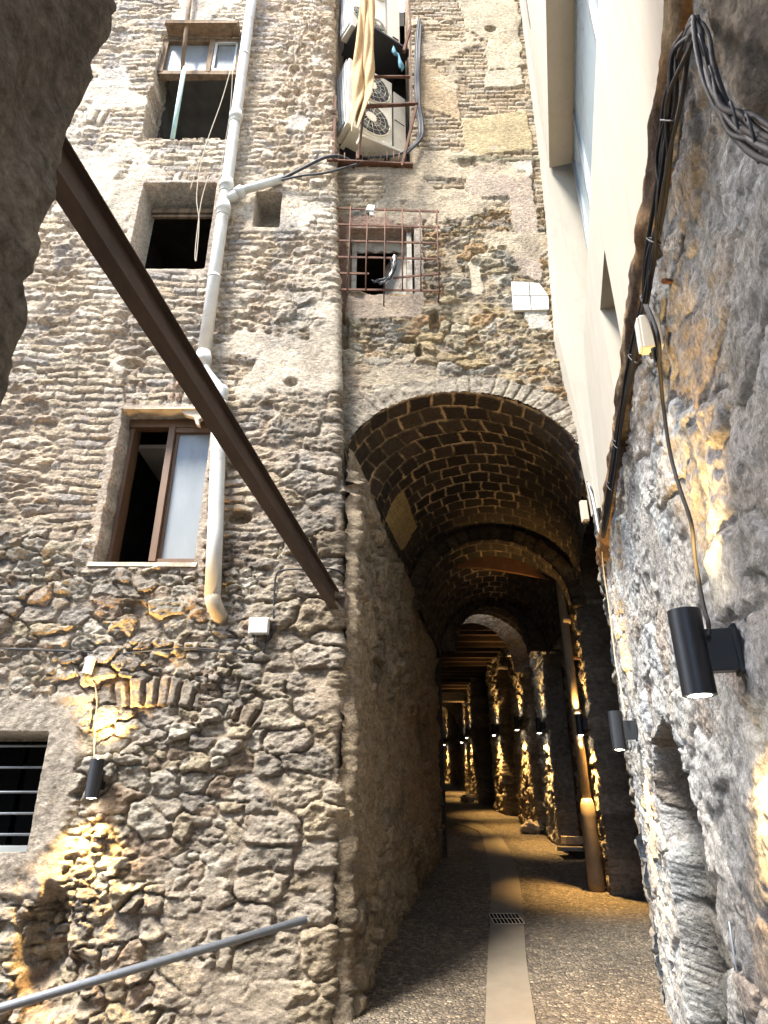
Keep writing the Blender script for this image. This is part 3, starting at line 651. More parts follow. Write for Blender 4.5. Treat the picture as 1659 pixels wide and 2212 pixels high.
def archwall(name, y, prof_in, zt, mat, col, th=.3, xl=None, xr=None, parent=None, vous=False, seed=0):
    """a wall across the alley at Y=y with an arched opening, as a displaced ring sheet from intrados outwards"""
    hw_in, spr, crn = prof_in; L = LWX(y)+hw_in; Rr = RWX(y)+.02-hw_in; cxx = (L+Rr)/2; hw = (Rr-L)/2; hh = crn-spr
    a = np.linspace(0, math.pi, 130); q = np.linspace(0, 1, 50); A, Q = np.meshgrid(a, q, indexing='ij')
    xi = cxx+np.cos(A)*hw; zi = spr+np.sin(A)*hh
    # outer rectangle
    ca, sa = np.cos(A), np.sin(A); k = np.minimum((hw+.6)/np.maximum(np.abs(ca), 1e-6), (zt-spr)/np.maximum(sa, 1e-6))
    xo = cxx+ca*k; zo = spr+sa*k
    X = xi+(xo-xi)*Q; Z = zi+(zo-zi)*Q
    H = fbm(X*8, Z*8, seed, 4)*.02; C = np.array(col)*(1+.25*fbm(X*3, Z*3, seed+1, 4))[..., None]
    if vous:
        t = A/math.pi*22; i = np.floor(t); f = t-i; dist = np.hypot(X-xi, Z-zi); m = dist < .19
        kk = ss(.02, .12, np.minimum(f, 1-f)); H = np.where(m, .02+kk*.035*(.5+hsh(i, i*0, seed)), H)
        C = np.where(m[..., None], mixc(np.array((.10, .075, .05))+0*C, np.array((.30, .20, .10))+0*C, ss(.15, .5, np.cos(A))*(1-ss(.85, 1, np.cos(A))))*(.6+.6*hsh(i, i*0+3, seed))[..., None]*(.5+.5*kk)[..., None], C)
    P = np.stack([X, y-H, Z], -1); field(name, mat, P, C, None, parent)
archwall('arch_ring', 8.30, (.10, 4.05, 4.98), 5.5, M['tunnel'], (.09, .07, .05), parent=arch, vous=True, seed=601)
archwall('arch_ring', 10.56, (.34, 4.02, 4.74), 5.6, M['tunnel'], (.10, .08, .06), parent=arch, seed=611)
# wooden lintel plank under the second vault
m = MB(); pts = [onY(x, y, 8.75) for x, y in ((990, 1200), (1060, 1197), (1130, 1205), (1195, 1228), (1188, 1252), (1120, 1238), (1040, 1226), (988, 1226))]
m.prism([p for p in pts], (0, .05, 0)); m.build('timber_plank', mat_plain('reddish_plank', (.16, .075, .035), .85, 0, .3, 14, .3, .004, .2), arch, .004)

# left tunnel wall -------------------------------------------------
def build_leftwall():
    s = steps([(4.98, 6.6, .012), (6.6, 10.62, .022)]); z = steps([(.1, 4.5, .016)])
    S, Z = np.meshgrid(s, z, indexing='ij'); X = LWX(S)
    H1, C1, m1 = stones(S, Z, .24, .15, 701, .085, .02, [(.26, .225, .17), (.22, .19, .15), (.30, .26, .2)], (.30, .25, .19), .08, .9)
    pl = ss(-.25, .15, fbm(S*1.1, Z*1.3, 702, 4)+.10); Hp = .03+fbm(S*4, Z*5, 703, 6, .66)*.08
    H = H1*(1-pl)+Hp*pl; C = mixc(C1, np.array((.28, .235, .175))+0*C1, pl)
    C = C*(1-.5*ss(.1, .5, fbm(S*1.5, Z*1.1, 704, 4)))[..., None]
    C = C*np.array((1.15, 1.10, 1.02))
    top = Z.max(); zt = np.where(True, 0, 0)
    H = H+.06*(1-ss(5.1, 5.9, S))-.10*(1-ss(4.98, 5.05, S)); P = np.stack([X+H*.95, S-H*.2*ss(5.05, 5.3, S), Z], -1); P[..., 0] = np.where(Z > 4.3, X+H*.2, P[..., 0])
    field('side_wall', M['tunnel'], P, C, None, arch)
    m = MB(); m.box((.45, 10.75, 2.6), (.9, .25, 5.0)); m.build('wall_end', M['room'], arch)
build_leftwall()
m = MB(); m.hexa([Vector((-.62, 5.12, 0)), Vector((-.40, 5.12, 0)), Vector((.70, 10.7, 0)), Vector((.35, 10.7, 0))], [Vector((-.62, 5.12, 5.6)), Vector((-.40, 5.12, 5.6)), Vector((.70, 10.7, 5.6)), Vector((.35, 10.7, 5.6))]); m.build('leak_blocker', M['room'], arch)  # unseen slab added behind the side wall to stop light leaks

# ================================================================ RIGHT WALL (near, grey) and tunnel right wall
LAMPS = [(1512, 1503), (1339, 1620), (1274, 1588), (1176, 1584), (1125, 1577), (1073, 1589), (1018, 1594), (1006, 1604), (966, 1609), (955, 1616)]
stonewall = thing('stone_wall', 'long rough stone wall along the right side of the alley, pale grey in daylight and dark in the tunnel', 'wall')
def build_rightwall():
    # near part
    dv = Vector((WB, 1, 0)).normalized(); L = math.sqrt(1+WB*WB); nx, ny = -dv.y, dv.x
    s = steps([(-2, .5, .06), (.5, 2.6, .0062), (2.6, 5.3, .010)]); z = steps([(-.3, .2, .05), (.2, 3.62, .0095)])
    Y, Z = np.meshgrid(s, z, indexing='ij'); u = Y*L; v = Z
    H1, C1, m1 = stones(u, v, .36, .23, 801, .028, .018, [(.33, .33, .325), (.39, .39, .385), (.29, .29, .285), (.40, .385, .36), (.35, .31, .27), (.39, .41, .42)], (.35, .345, .33), .12, .9, .6, 3.0, .10)
    f = fbm(u*3, v*3, 802, 5, .6)
    H = H1+f*.012+fbm(u*16, v*12, 803, 5, .65)*.010-np.abs(fbm(u*6, v*4, 804, 3))*.012
    pt = ss(.1, .4, fbm(u*2.2, v*1.8, 805, 4)); C = mixc(C1, np.array((.39, .385, .365))+0*C1, pt*.45)
    wm = ss(.15, .4, fbm(u*3+8, v*2.4, 806, 4)); C = mixc(C, np.array((.36, .33, .28))+0*C, wm*.3)
    bl = ss(.3, .5, fbm(u*4+8, v*3, 807, 3)); C = mixc(C, np.array((.30, .34, .36))+0*C, bl*.4)
    dk = ss(.22, .5, fbm(u*3.5+1, v*3, 808, 5, .65)); C = C*(1-.15*dk)[..., None]
    # ribbed band where the warm light rakes: knobs
    # niche
    pn = [YZ(x, y) for x, y in ((1437, 1560), (1418, 1630), (1424, 1700), (1436, 1780), (1450, 1850), (1464, 1960), (1480, 2080), (1500, 2240), (1592, 2240), (1575, 2100), (1545, 1900), (1525, 1800), (1500, 1720), (1480, 1650), (1458, 1585))]
    wy = Y+fbm(u*5, v*5, 809, 3)*.02; wz = v+fbm(u*5, v*5, 810, 3)*.02
    wgt = sum(inpoly(wy+o_, wz+p_, pn).astype(float) for o_ in (-.03, -.018, -.006, .006, .018, .03) for p_ in (-.015, .015))/12.
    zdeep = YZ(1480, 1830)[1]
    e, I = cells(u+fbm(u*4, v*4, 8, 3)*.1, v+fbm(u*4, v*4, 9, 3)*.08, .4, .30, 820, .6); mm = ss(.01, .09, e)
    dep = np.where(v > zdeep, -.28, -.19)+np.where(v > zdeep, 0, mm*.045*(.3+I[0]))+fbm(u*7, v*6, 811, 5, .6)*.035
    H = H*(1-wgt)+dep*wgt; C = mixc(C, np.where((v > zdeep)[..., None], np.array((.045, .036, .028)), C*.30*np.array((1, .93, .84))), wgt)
    C = C*np.array((.84, .85, .86))
    # top: ledge back
    P = np.stack([WA+WB*Y+nx*H, Y+ny*H, Z], -1)
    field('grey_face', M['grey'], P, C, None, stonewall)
    # tunnel part
    s = steps([(5.28, 9.5, .015), (9.5, 14, .025), (14, 21, .04), (21, 28, .08)]); z = steps([(.2, 6.0, .02)])
    Y, Z = np.meshgrid(s, z, indexing='ij'); X = RWX(Y)
    H1, C1, m1 = stones(Y, Z, .24, .15, 851, .045, .012, [(.30, .26, .2), (.26, .22, .17), (.34, .29, .23), (.22, .19, .15)], (.26, .21, .16), .07, .85)
    H = H1+fbm(Y*6, Z*6, 852, 4)*.018; C = C1
    lamp_y = [rw_at(*p)[0].y for p in LAMPS[1:]]
    rec = np.zeros(Y.shape)
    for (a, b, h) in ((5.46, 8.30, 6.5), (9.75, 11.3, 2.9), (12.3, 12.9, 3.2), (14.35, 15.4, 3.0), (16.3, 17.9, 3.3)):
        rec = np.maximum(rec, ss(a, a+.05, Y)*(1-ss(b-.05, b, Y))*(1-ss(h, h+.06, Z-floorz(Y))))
    H = H*(1-rec)+rec*(-.42+fbm(Y*4, Z*2, 853, 3)*.03); C = mixc(C, np.array((.09, .075, .055))+0*C, rec)  # recesses also darkened in colour, standing for their shade
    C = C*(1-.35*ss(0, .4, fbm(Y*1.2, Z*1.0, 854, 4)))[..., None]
    q = ss(10.7, 11.0, Y)*(1-ss(12.2, 12.5, Y)); C = mixc(C, np.array((.30, .31, .32))+0*C, q*.6)  # bluish daylight below the sky gap put into the stone colour
    near = 1-ss(5.3, 5.45, Y); C = mixc(C, np.array((.27, .26, .24))+0*C, near)
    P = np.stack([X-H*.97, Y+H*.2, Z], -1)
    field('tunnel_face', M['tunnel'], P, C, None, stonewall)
build_rightwall()
# door leaves and threshold slabs in the recesses
for (yc, wd, hh, lab) in ((10.5, 1.4, 2.8, 'dark wooden door in the recess left of the painted drainpipe, beyond the stone step'),):
    t = thing('wooden_door', lab, 'door'); x = float(RWX(yc))+.30
    m = MB()
    for k in range(6): m.box((x, yc-wd/2+.12+k*wd/6, floorz(yc)+hh/2), (.05, wd/6-.01, hh))
    m.build('door_leaf', M['joist'], t, .003)
ys = onF(1235, 1868).y
stp = thing('stone_step', 'dark stone doorstep slabs jutting from the right tunnel wall beside the drainpipe foot', 'step')
p = onF(1215, 1850); xw = float(RWX(p.y))
MB().box(((p.x+xw+.3)/2, p.y, floorz(p.y)+.10), (xw+.3-p.x+.05, .30, .06), jit=.01).build('tread', M['lintel'], stp, .008)
MB().box(((p.x+xw+.3)/2+.08, p.y+.30, floorz(p.y)+.20), (xw+.3-p.x-.05, .30, .10), jit=.01).build('tread', M['lintel'], stp, .008)
MB().box(((p.x+xw+.3)/2+.10, p.y+.1, floorz(p.y)+.03), (xw+.3-p.x-.15, .40, .12), jit=.01).build('riser', M['room'], stp, .008)

# ================================================================ GROUND
def build_floor():
    Y = steps([(-3, 4.5, .3), (4.5, 12, .04), (12, 30, .2)]); t = np.linspace(0, 1, 80)
    YY, T = np.meshgrid(Y, t, indexing='ij')
    L = np.where(YY > 5.0, LWX(YY)-.25, np.where(YY > 4.95, -.6, -9.)); Rr = RWX(YY)+.5
    X = L+(Rr-L)*T; Z = F0+FS*YY+fbm(X*1.3, YY*1.3, 901, 3)*.012
    C = np.ones(X.shape+(3,)); o = field('paving', M['cobble'], np.stack([X, YY, Z], -1), C, flip=False)
    tag(o, kind='structure'); o['label'] = 'pebble paving of the sloping alley'
    return o
build_floor()
le = [(1040, 2330), (1048, 2212), (1053, 2080), (1059, 1985), (1060, 1908), (1052, 1850), (1043, 1815), (1034, 1796), (1014, 1787), (985, 1778), (950, 1768)]
re = [(1170, 2330), (1158, 2212), (1138, 2080), (1131, 1985), (1123, 1908), (1107, 1850), (1090, 1820), (1076, 1803), (1052, 1788), (1015, 1773), (960, 1760)]
LE = curve_pts([onF(x, y, .012) for x, y in le], 8); RE = curve_pts([onF(x, y, .012) for x, y in re], 8)
m = MB()
vs = []
for a_, b_ in zip(LE, RE):
    vs += [(a_.x, a_.y, a_.z-.05), a_, a_.lerp(b_, .5)+Vector((0, 0, .004)), b_, (b_.x, b_.y, b_.z-.05)]
m.add(vs, [(i*5+k, i*5+k+1, (i+1)*5+k+1, (i+1)*5+k) for i in range(len(LE)-1) for k in range(4)])
strip = m.build('path', M['concrete']); tag(strip, kind='structure'); strip['label'] = 'smooth pale stone strip curving up the middle of the alley'
# drain grate
g = thing('drain_grate', 'small rectangular black iron drain grate set in the pale paving strip', 'drain grate')
p0, p1, p2, p3 = [onF(x, y, .020) for x, y in ((1062, 1995), (1127, 1995), (1124, 1973), (1061, 1973))]
m = MB(); zc = [(p0+p1)/2, (p2+p3)/2]; ctr = (p0+p1+p2+p3)/4
wdt = (p1-p0).length; dpt = (zc[1]-zc[0]).length; sl = Matrix.Rotation(math.atan(FS), 3, 'X')
MB().box(ctr-Vector((0, 0, .0035)), (wdt*.98, dpt*.98, .003), sl).build('hole_shade', M['black'], g)  # flat black sheet painted as the shade in the drain holes
m = MB()
for s_ in (-1, 0, 1): m.box(ctr+sl @ Vector((0, s_*dpt*.5, -.001)), (wdt, .016 if s_ else .012, .003), sl)
for k in range(9): m.box(ctr+sl @ Vector(((k/8-.5)*wdt, 0, -.001)), (.009, dpt, .0025), sl)
m.build('frame', M['lintel'], g)

# ================================================================ PLASTER BUILDING (right, above the stone wall)
pb = thing('plaster_building', 'smooth cream plastered house wall rising above the grey stone wall with a strip window', 'building')
nW = Vector((-1, WB, 0)).normalized()
WOFF = .0
def wq(y, z, off=0.): return Vector((WA+WB*y, y, z))+nW*off
def wall_quad(m, y0, y1, z0, z1, th=.3, off=0.):
    a = [wq(y0, z0, off), wq(y1, z0, off), wq(y1, z1, off), wq(y0, z1, off)]; m.hexa(a, [p-nW*th for p in a])
zs = YZ(1260, 745)[1]-.02; ye = YZ(1260, 745)[0]; zb = 8.0; zbase = 3.60
nt_ = [YZ(1305, 527), YZ(1351, 793), YZ(1336, 888), YZ(1297, 680)]   # near-top, near-bottom, far-bottom, far-top
ny0 = (nt_[0][0]+nt_[1][0])/2; ny1 = (nt_[2][0]+nt_[3][0])/2; nz1 = (nt_[0][1]+nt_[3][1])/2; nz0 = (nt_[1][1]+nt_[2][1])/2
m = MB(); ye2 = 5.02
wall_quad(m, -2.5, ny0, zbase, zs); wall_quad(m, ny0, ny1, zbase, nz0, .3); wall_quad(m, ny0, ny1, nz1, zs, .3)
# far piece with a slightly slanting edge
a = [wq(ny1, zbase), wq(ye2+.06, zbase), wq(ye+.02, zs), wq(ny1, zs)]; m.hexa(a, [p-nW*.3 for p in a])
m.build('wall', M['stucco'], pb)
# slit window recess
m = MB(); a = [wq(ny0-.01, nz0-.01, -.22), wq(ny1+.01, nz0-.01, -.22), wq(ny1+.01, nz1+.01, -.22), wq(ny0-.01, nz1+.01, -.22)]
m.add(a, [(0, 1, 2, 3)]); m.build('slit_window', mat_plain('brown_shadowed_shutter', (.16, .13, .10), .8, 0, .1, 5, .1, .002), pb)
# upper volume flush with the wall, soffit at zb
yb1 = 5.0
m = MB(); wall_quad(m, -2.5, yb1, zb, 13.5, .9)
m.build('upper_storey', M['stucco'], pb)
# recessed back wall with the strip window
yg = XZ(1240, 362)[0]
d = ray(1241, 362); gy1 = 4.98
m = MB(); wall_quad(m, -2.5, 5.2, zs-.05, zb+.02, .1, -.30); m.build('recessed_wall', M['stucco'], pb)
m = MB(); wall_quad(m, -2.5, 4.96, zs+.03, zb-.03, .03, -.255); m.build('strip_window', M['glass'], pb)
m = MB()
for z in (zs+.05, zs+1.35, zb-.04): wall_quad(m, -2.5, 4.96, z-.02, z+.02, .03, -.235)
for y in (.2, 1.6, 3.0, 4.4, 4.94): wall_quad(m, y-.02, y+.02, zs+.03, zb-.03, .03, -.232)
m.build('window_frame', M['alu'], pb)
# return wall facing the camera at the far end, tapering to a point
def Yp(x, y, Y=5.03): return onY(x, y, Y)
pl_ = [Yp(1290, 1098), Yp(1280, 1040), Yp(1245, 880), Yp(1204, 715), Yp(1189, 500), Yp(1177, 362), Yp(1130, 0), Yp(1098, -250)]
pr_ = [Vector((2.3, 5.03, pl_[-1].z)), Vector((2.3, 5.03, 4.0))]
m = MB(); m.prism(pl_+pr_, (0, .175, 0)); m.build('return_wall', M['stucco'], pb, .004)
dw = [YZ(1183, -80), YZ(1190, 55)]
m = MB(); wall_quad(m, 4.72, 4.80, XZ(1185, 55, 4.76)[1], 13, .03, .004); m.build('slot', M['dark'], pb)

# ledge of timber and crumbled mortar on top of the stone wall
ld = thing('timber_ledge', 'brown timber and mortar ledge capping the grey stone wall under the cream plaster', 'ledge')
def build_ledge():
    s = steps([(-.5, .5, .05), (.5, 5.2, .012)]); q = np.linspace(0, 1, 16)
    Y, Q = np.meshgrid(s, q, indexing='ij')
    zt = 3.63; th = .16+.03*fbm(Y*3, Y*0, 11, 3)
    Z = zt-Q*th; H = .075*np.sin(np.clip(Q, 0.02, 1)*math.pi)**.4+fbm(Y*8, Q*3, 12, 4)*.022
    C = mixc(np.array((.26, .16, .08))+0*np.stack([Y]*3, -1), np.array((.11, .075, .05))+0*np.stack([Y]*3, -1), ss(-.1, .2, fbm(Y*5, Q*2, 13, 3)))
    C = mixc(C, np.array((.36, .27, .16))+0*C, ss(.1, .3, fbm(Y*4+3, Q*3, 14, 3)))
    P = np.stack([WA+WB*Y+nW.x*H, Y+nW.y*H, Z], -1); field('capping', M['stone'], P, C, None, ld)
build_ledge()

# ================================================================ NEAR ARCHWAY (we stand in it)
na = thing('stone_archway', 'dark rough rendered passage archway in the foreground framing the view at upper left and right', 'archway')
def build_near():
    prof = [(-.62, -.4), (-.605, 1.0), (-.60, 3.35), (-.50, 3.85), (0, 4.2), (.50, 3.95), (.66, 3.5), (.70, 3.1), (.715, 2.86), (.84, 2.78)]
    P2 = [Vector((a, b, 0)) for a, b in prof]; pts = curve_pts(P2, 30)
    L = [0]
    for i in range(1, len(pts)): L.append(L[-1]+(pts[i]-pts[i-1]).length)
    t = np.arange(0, L[-1], .016); px = np.interp(t, L, [p.x for p in pts]); pz = np.interp(t, L, [p.y for p in pts])
    tx = np.gradient(px); tz = np.gradient(pz); ln = np.hypot(tx, tz); nx = tz/ln; nz = -tx/ln      # towards passage interior
    q = np.concatenate([np.arange(-.45, -.2, .06), np.arange(-.2, .90, .014), .90+np.arange(0, .9, .03)])
    T, Q = np.meshgrid(t, q, indexing='ij')
    NX = np.repeat(nx[:, None], len(q), 1); NZ = np.repeat(nz[:, None], len(q), 1)
    PX = np.repeat(px[:, None], len(q), 1); PZ = np.repeat(pz[:, None], len(q), 1)
    out = np.clip(Q-.90, 0, 9)                          # beyond the edge the sheet turns outwards along the front face
    H = fbm(T*2.2, Q*2.2, 951, 5, .55)*.035+fbm(T*9, Q*9, 952, 5, .62)*.028-ss(.0, .03, .03-np.abs(fbm(T*1.6, Q*1.6, 953, 3)))*.02
    edge = fbm(T*3.0, T*0, 955, 4, .6)*.045
    Y = np.minimum(Q, .90)+np.where(Q > .5, edge*ss(.5, .9, Q), 0)
    rnd = .04*ss(.86, .9, Q)
    C = np.array((.31, .27, .22))*(1+.35*fbm(T*2, Q*2, 956, 4))[..., None]
    C = mixc(C, np.array((.44, .39, .32))+0*C, ss(.1, .35, fbm(T*2.5+4, Q*2.5, 957, 4))*.6)
    P = np.stack([PX+NX*(H-rnd-out), Y, PZ+NZ*(H-rnd-out)], -1)
    field('render_face', M['rock'], P, C, None, na)
    m = MB(); m.box((-2.75, .18, 2.4), (3.3, 1.26, 5.8)); m.box((0, .18, 4.85), (2.2, 1.26, .9)); m.build('masonry_mass', M['roomg'], na)
build_near()

# ================================================================ BEYOND THE VAULT
fp = thing('covered_passage', 'far plastered archway and timber joist ceiling over the alley beyond the stone vault', 'passage')
archwall('arch_wall', 12.4, (.35, 4.05, 4.98), 5.6, M['tunnel'], (.13, .105, .08), parent=fp, seed=631)
MB().box((2.0, 16.4, 5.14), (3.4, 7.8, .12)).build('ceiling_boards', M['room'], fp)
for k in range(15):
    y = 12.75+k*.5; MB().box((1.7, y, 5.02+random.uniform(-.02, .02)), (3.0, .12, .15), jit=.01).build('joist', M['joist'], fp, .006)
MB().box((1.7, 20.2, 4.86), (3.0, .28, .26), jit=.01).build('main_beam', mat_plain('lamplit_timber', (.30, .22, .13), .8, 0, .25, 8, .3, .004, .2, (.3, 1, 1)), fp, .01)  # timber colour lightened for the lamp light on this beam
MB().box((1.4, 11.35, 5.75), (5.0, 1.3, .3)).build('gap_cover', M['room'], fp)  # unseen cover added to narrow the sky opening and dim its light
MB().box((1.95, 24.0, 5.35), (3.0, 7.4, .12)).build('ceiling_boards', M['room'], fp)
archwall('arch_wall', 22.2, (.15, 4.35, 4.9), 5.6, M['tunnel'], (.22, .17, .11), parent=fp, seed=641)
archwall('arch_wall', 25.6, (.1, 4.6, 5.05), 5.8, M['tunnel'], (.20, .15, .10), parent=fp, seed=651)
MB().box((1.8, 28.1, 4.0), (3.4, .3, 4.6)).build('end_wall', M['roomg'], fp)
# left side of the far alley
m = MB(); ysl = list(np.linspace(10.9, 28, 20)); m.add([(float(LWX(y)), y, z) for y in ysl for z in (0, 6.5)], [(2*i, 2*i+1, 2*i+3, 2*i+2) for i in range(len(ysl)-1)]); m.build('side_wall', M['roomg'], fp)
# unseen cover added above the vaults to shut out sky light
MB().box((1.2, 9.4, 6.6), (4.0, 7.0, 2.1)).build('upper_floor', M['lintel'], arch) if False else None
MB().box((1.0, 8.05, 5.75), (6.0, 5.1, .5)).build('sky_cover', M['room'], arch)

# ================================================================ WALL LAMPS
def make_lamp():
    root = thing('wall_lamp', 'x', 'lamp')
    r, h = .046, .245
    m = MB(); m.tube([(0, 0, -h/2), (0, 0, h/2)], r, 28, cap=False)
    ring = lambda z, ro, ri, fl: [(ro*math.cos(2*math.pi*k/28), ro*math.sin(2*math.pi*k/28), z) for k in range(28)]+[(ri*math.cos(2*math.pi*k/28), ri*math.sin(2*math.pi*k/28), z) for k in range(28)]
    for z in (-h/2, h/2): m.add(ring(z, r, r*.80, 0), [(k, (k+1) % 28, 28+(k+1) % 28, 28+k) for k in range(28)])
    for z in (-1, 1):
        zz = z*h/2; m.add([(r*.8*math.cos(2*math.pi*k/28), r*.8*math.sin(2*math.pi*k/28), zz-q*z*.016) for q in (0, 1) for k in range(28)], [(k, (k+1) % 28, 28+(k+1) % 28, 28+k) for k in range(28)], True)
    m.build('body', M['lamp'], root)
    MB().box((0, .078, 0), (.045, .08, .12)).build('bracket', M['lamp'], root, .003)     # +Y local = towards the wall
    MB().box((0, .118, 0), (.065, .012, .14)).build('back_plate', M['lamp'], root, .002)
    for z in (-1, 1):
        zz = z*(h/2+.0005)
        MB().add([(r*.66*math.cos(2*math.pi*k/28), r*.66*math.sin(2*math.pi*k/28), zz) for k in range(28)]+[(0, 0, zz+z*.004)], [(k, (k+1) % 28, 28) for k in range(28)], True).build('lens', M['bulb'], root)
    return root
LP = make_lamp()
def spot(parent, up, e, size=R(84), blend=.85):
    L = bpy.data.lights.new('lamp_beam', 'SPOT'); L.energy = e; L.spot_size = size; L.spot_blend = blend; L.color = (1, .60, .20); L.shadow_soft_size = .022
    o = link(bpy.data.objects.new('lamp_beam', L), parent); o.location = (0, 0, .130 if up else -.130)
    o.rotation_euler = (math.pi if up else 0, 0, 0); return o
def place_lamp(first, p, n, label, group, eu, ed, tilt=0):
    o = LP if first else LP.copy()
    if not first:
        COL.objects.link(o)
        for ch in [c for c in LP.children if c.type == 'MESH']:
            c = ch.copy(); COL.objects.link(c); c.parent = o
    o.location = p+n*.105
    o.rotation_euler = (0, 0, math.atan2(n.x, -n.y))
    o['label'] = label; o['group'] = group
    sz = R(104) if p.y < 6.3 else R(78)
    spot(o, True, eu, sz); spot(o, False, ed, sz)
    return o
labs = ['largest black cylinder wall lamp, nearest on the grey wall at the right edge',
        'second black cylinder lamp on the grey wall, just outside the tunnel mouth',
        'black cylinder lamp just inside the tunnel beside the tan drainpipe',
        'fourth lamp along the right wall, left of the drainpipe over the stone step',
        'fifth lamp along the right wall, slightly higher than its neighbours on bluish daylit stone',
        'sixth lamp along the right wall beyond the vault, over the pale raked pier',
        'right lamp of the close pair deep in the tunnel under the timber beam',
        'left lamp of the close pair deep in the tunnel under the timber beam',
        'second farthest tiny lamp at the far end of the tunnel',
        'farthest tiny lamp at the left edge of the tunnel end']
cabs = []
for i, (x, y) in enumerate(LAMPS):
    if i < 2: p = onW(x, y, .10); p = onW(x-0, y, .12); base = Vector((WA+WB*p.y, p.y, p.z+.15)); dv, nn = Vector((WB, 1, 0)).normalized(), nW
    else:
        q, t = rw_at(x+ (8 if i < 6 else 2), y); base = Vector((q.x, q.y, q.z+.123)); dv, nn = rw_dir(q.y)
    e = (24, 28, 70, 60, 52, 45, 38, 36, 34, 34)[i]
    nn = Vector((nn[0], nn[1], 0)); off = nn*.04
    if i < 2:
        # lens centre should project on the pixel: solve along the ray at the lamp's own offset from the wall
        pp = onW(x, y, .04+.105); base = pp+Vector((0, 0, .123))-nn*.105-off
    lo = place_lamp(i == 0, base+off, nn, labs[i], 'cylinder lamps along the right wall', e*(.5 if i < 2 else .3), e*(1.35 if i > 1 else 1), 0); cabs.append((base, nn))
pl = onY(197, 1724, YL-.16); lo = place_lamp(False, Vector((pl.x, YL-.055, pl.z+.123)), Vector((0, -1, 0)), 'slim black cylinder lamp on the left facade between the barred window and rubble stones', 'cylinder lamps along the right wall', 34, 40)
lo['group'] = 'cylinder wall lamps'
for o in list(COL.objects):
    if o.get('group') == 'cylinder lamps along the right wall': o['group'] = 'cylinder wall lamps'

# ================================================================ STEEL BEAM
bm = thing('steel_beam', 'long rusty brown steel beam spanning from the near archway to the house corner', 'beam')
A_ = onY(124, 400, 1.5); B_ = onY(727, 1322, 5.0)+Vector((0, .03, 0)); B_.y = 5.02
A_ = B_+(A_-B_)*((5.02-.80)/(5.02-A_.y)); dd = (B_-A_).normalized(); side = dd.cross(Vector((0, 0, 1))).normalized(); upv = side.cross(dd)
def beamplate(m, c, wd, ht):
    q = [c+side*sx*wd/2+upv*sz*ht/2 for sx, sz in ((-1, -1), (1, -1), (1, 1), (-1, 1))]
    m.hexa([A_+v for v in q], [B_+v for v in q])
m = MB(); beamplate(m, Vector((0, 0, 0)), .070, .007); m.build('bottom_flange', M['beam'], bm, .0015)
m = MB(); beamplate(m, upv*.07, .008, .134); m.build('web', M['beam'], bm)
MB().box(B_+Vector((0, -.035, .07)), (.15, .012, .22)).build('end_plate', M['beam'], bm, .002)
for dx_ in (-.055, .055):
    for dz_ in (-.02, .16): MB().tube([B_+Vector((dx_, -.03, dz_)), B_+Vector((dx_, -.055, dz_))], .009, 6).build('bolt', M['rust'], bm)
m = MB(); beamplate(m, upv*.14, .070, .007); m.build('top_flange', M['beam'], bm, .0015)

# ================================================================ DRAINPIPE on the left facade
dp = thing('drainpipe', 'long pale grey plastic drainpipe running down the left facade to an elbow in the stonework', 'drainpipe')
YP = 4.88
up_ = [onY(556, -90, YP), onY(545, 0, YP), onY(521, 190, YP), onY(490, 420, YP), onY(437, 790, YP)]
up_[1:4] = [Vector((up_[4].x+(up_[0].x-up_[4].x)*k, YP, up_[4].z+(up_[0].z-up_[4].z)*k)) for k in (.8, .55, .3)]
MB().tube(up_, .060, 20).build('pipe', M['pvc'], dp)
el = [onY(437, 785, YP), onY(441, 803, YP), onY(455, 822, YP), onY(468, 838, YP), onY(475, 853, YP)]
MB().tube(curve_pts(el, 5), .062, 20).build('offset_bend', M['pvc'], dp)
lo_ = [onY(475, 850, YP), onY(470, 1000, YP), onY(465, 1150, YP), onY(459, 1290, YP)]
MB().tube(lo_, .062, 20).build('pipe', M['pvc'], dp)
e2 = [onY(459, 1284, YP), onY(461, 1300, YP), onY(470, 1322, YP+.05), onY(487, 1350, YP+.22)]
MB().tube(curve_pts(e2, 5), .060, 16).build('elbow', M['lintel'], dp)
def axis_pt(y):
    # point on upper pipe axis at pixel row y
    a, b = up_[0], up_[4]
    for k in np.linspace(0, 1, 800):
        p = a.lerp(b, float(k)); d = p-Vector((0, 0, CZ)); f = d.y*cp+d.z*sp; h = d.z*cp-d.y*sp
        if 1106-F_PX*h/f > y: return p
    return b
for y in (255, 402, 452, 778):
    p = axis_pt(y); MB().tube([p+Vector((0, 0, z)) for z in (-.10, -.098, -.03, -.028, .05, .052, .09)], [.066, .068, .068, .074, .074, .067, .064], 20).build('socket', M['pvc'], dp)
MB().tube([lo_[0]+Vector((0, 0, z)) for z in (-.10, -.05, .02, .06)], [.066, .072, .074, .068], 20).build('socket', M['pvc'], dp)
# clamp bands
for y in (120, 600):
    p = axis_pt(y); m = MB(); m.tube([p+Vector((0, 0, -.015)), p+Vector((0, 0, .015))], .064, 20); m.box(p+Vector((0, .07, 0)), (.03, .1, .03)); m.build('clamp', M['pvc'], dp)
# branch
b0 = onY(492, 432, YP); b1 = onY(522, 412, YP); b2 = onY(615, 385, 4.93)
MB().tube([b0, b1], .050, 16).build('branch_socket', M['pvc'], dp)
MB().tube([b0.lerp(b1, .6), b0.lerp(b1, 1.05)], .060, 16).build('socket', M['pvc'], dp)
MB().tube([b1, b1.lerp(b2, .97)], .043, 16, cap=True).build('branch_pipe', M['pvc'], dp)

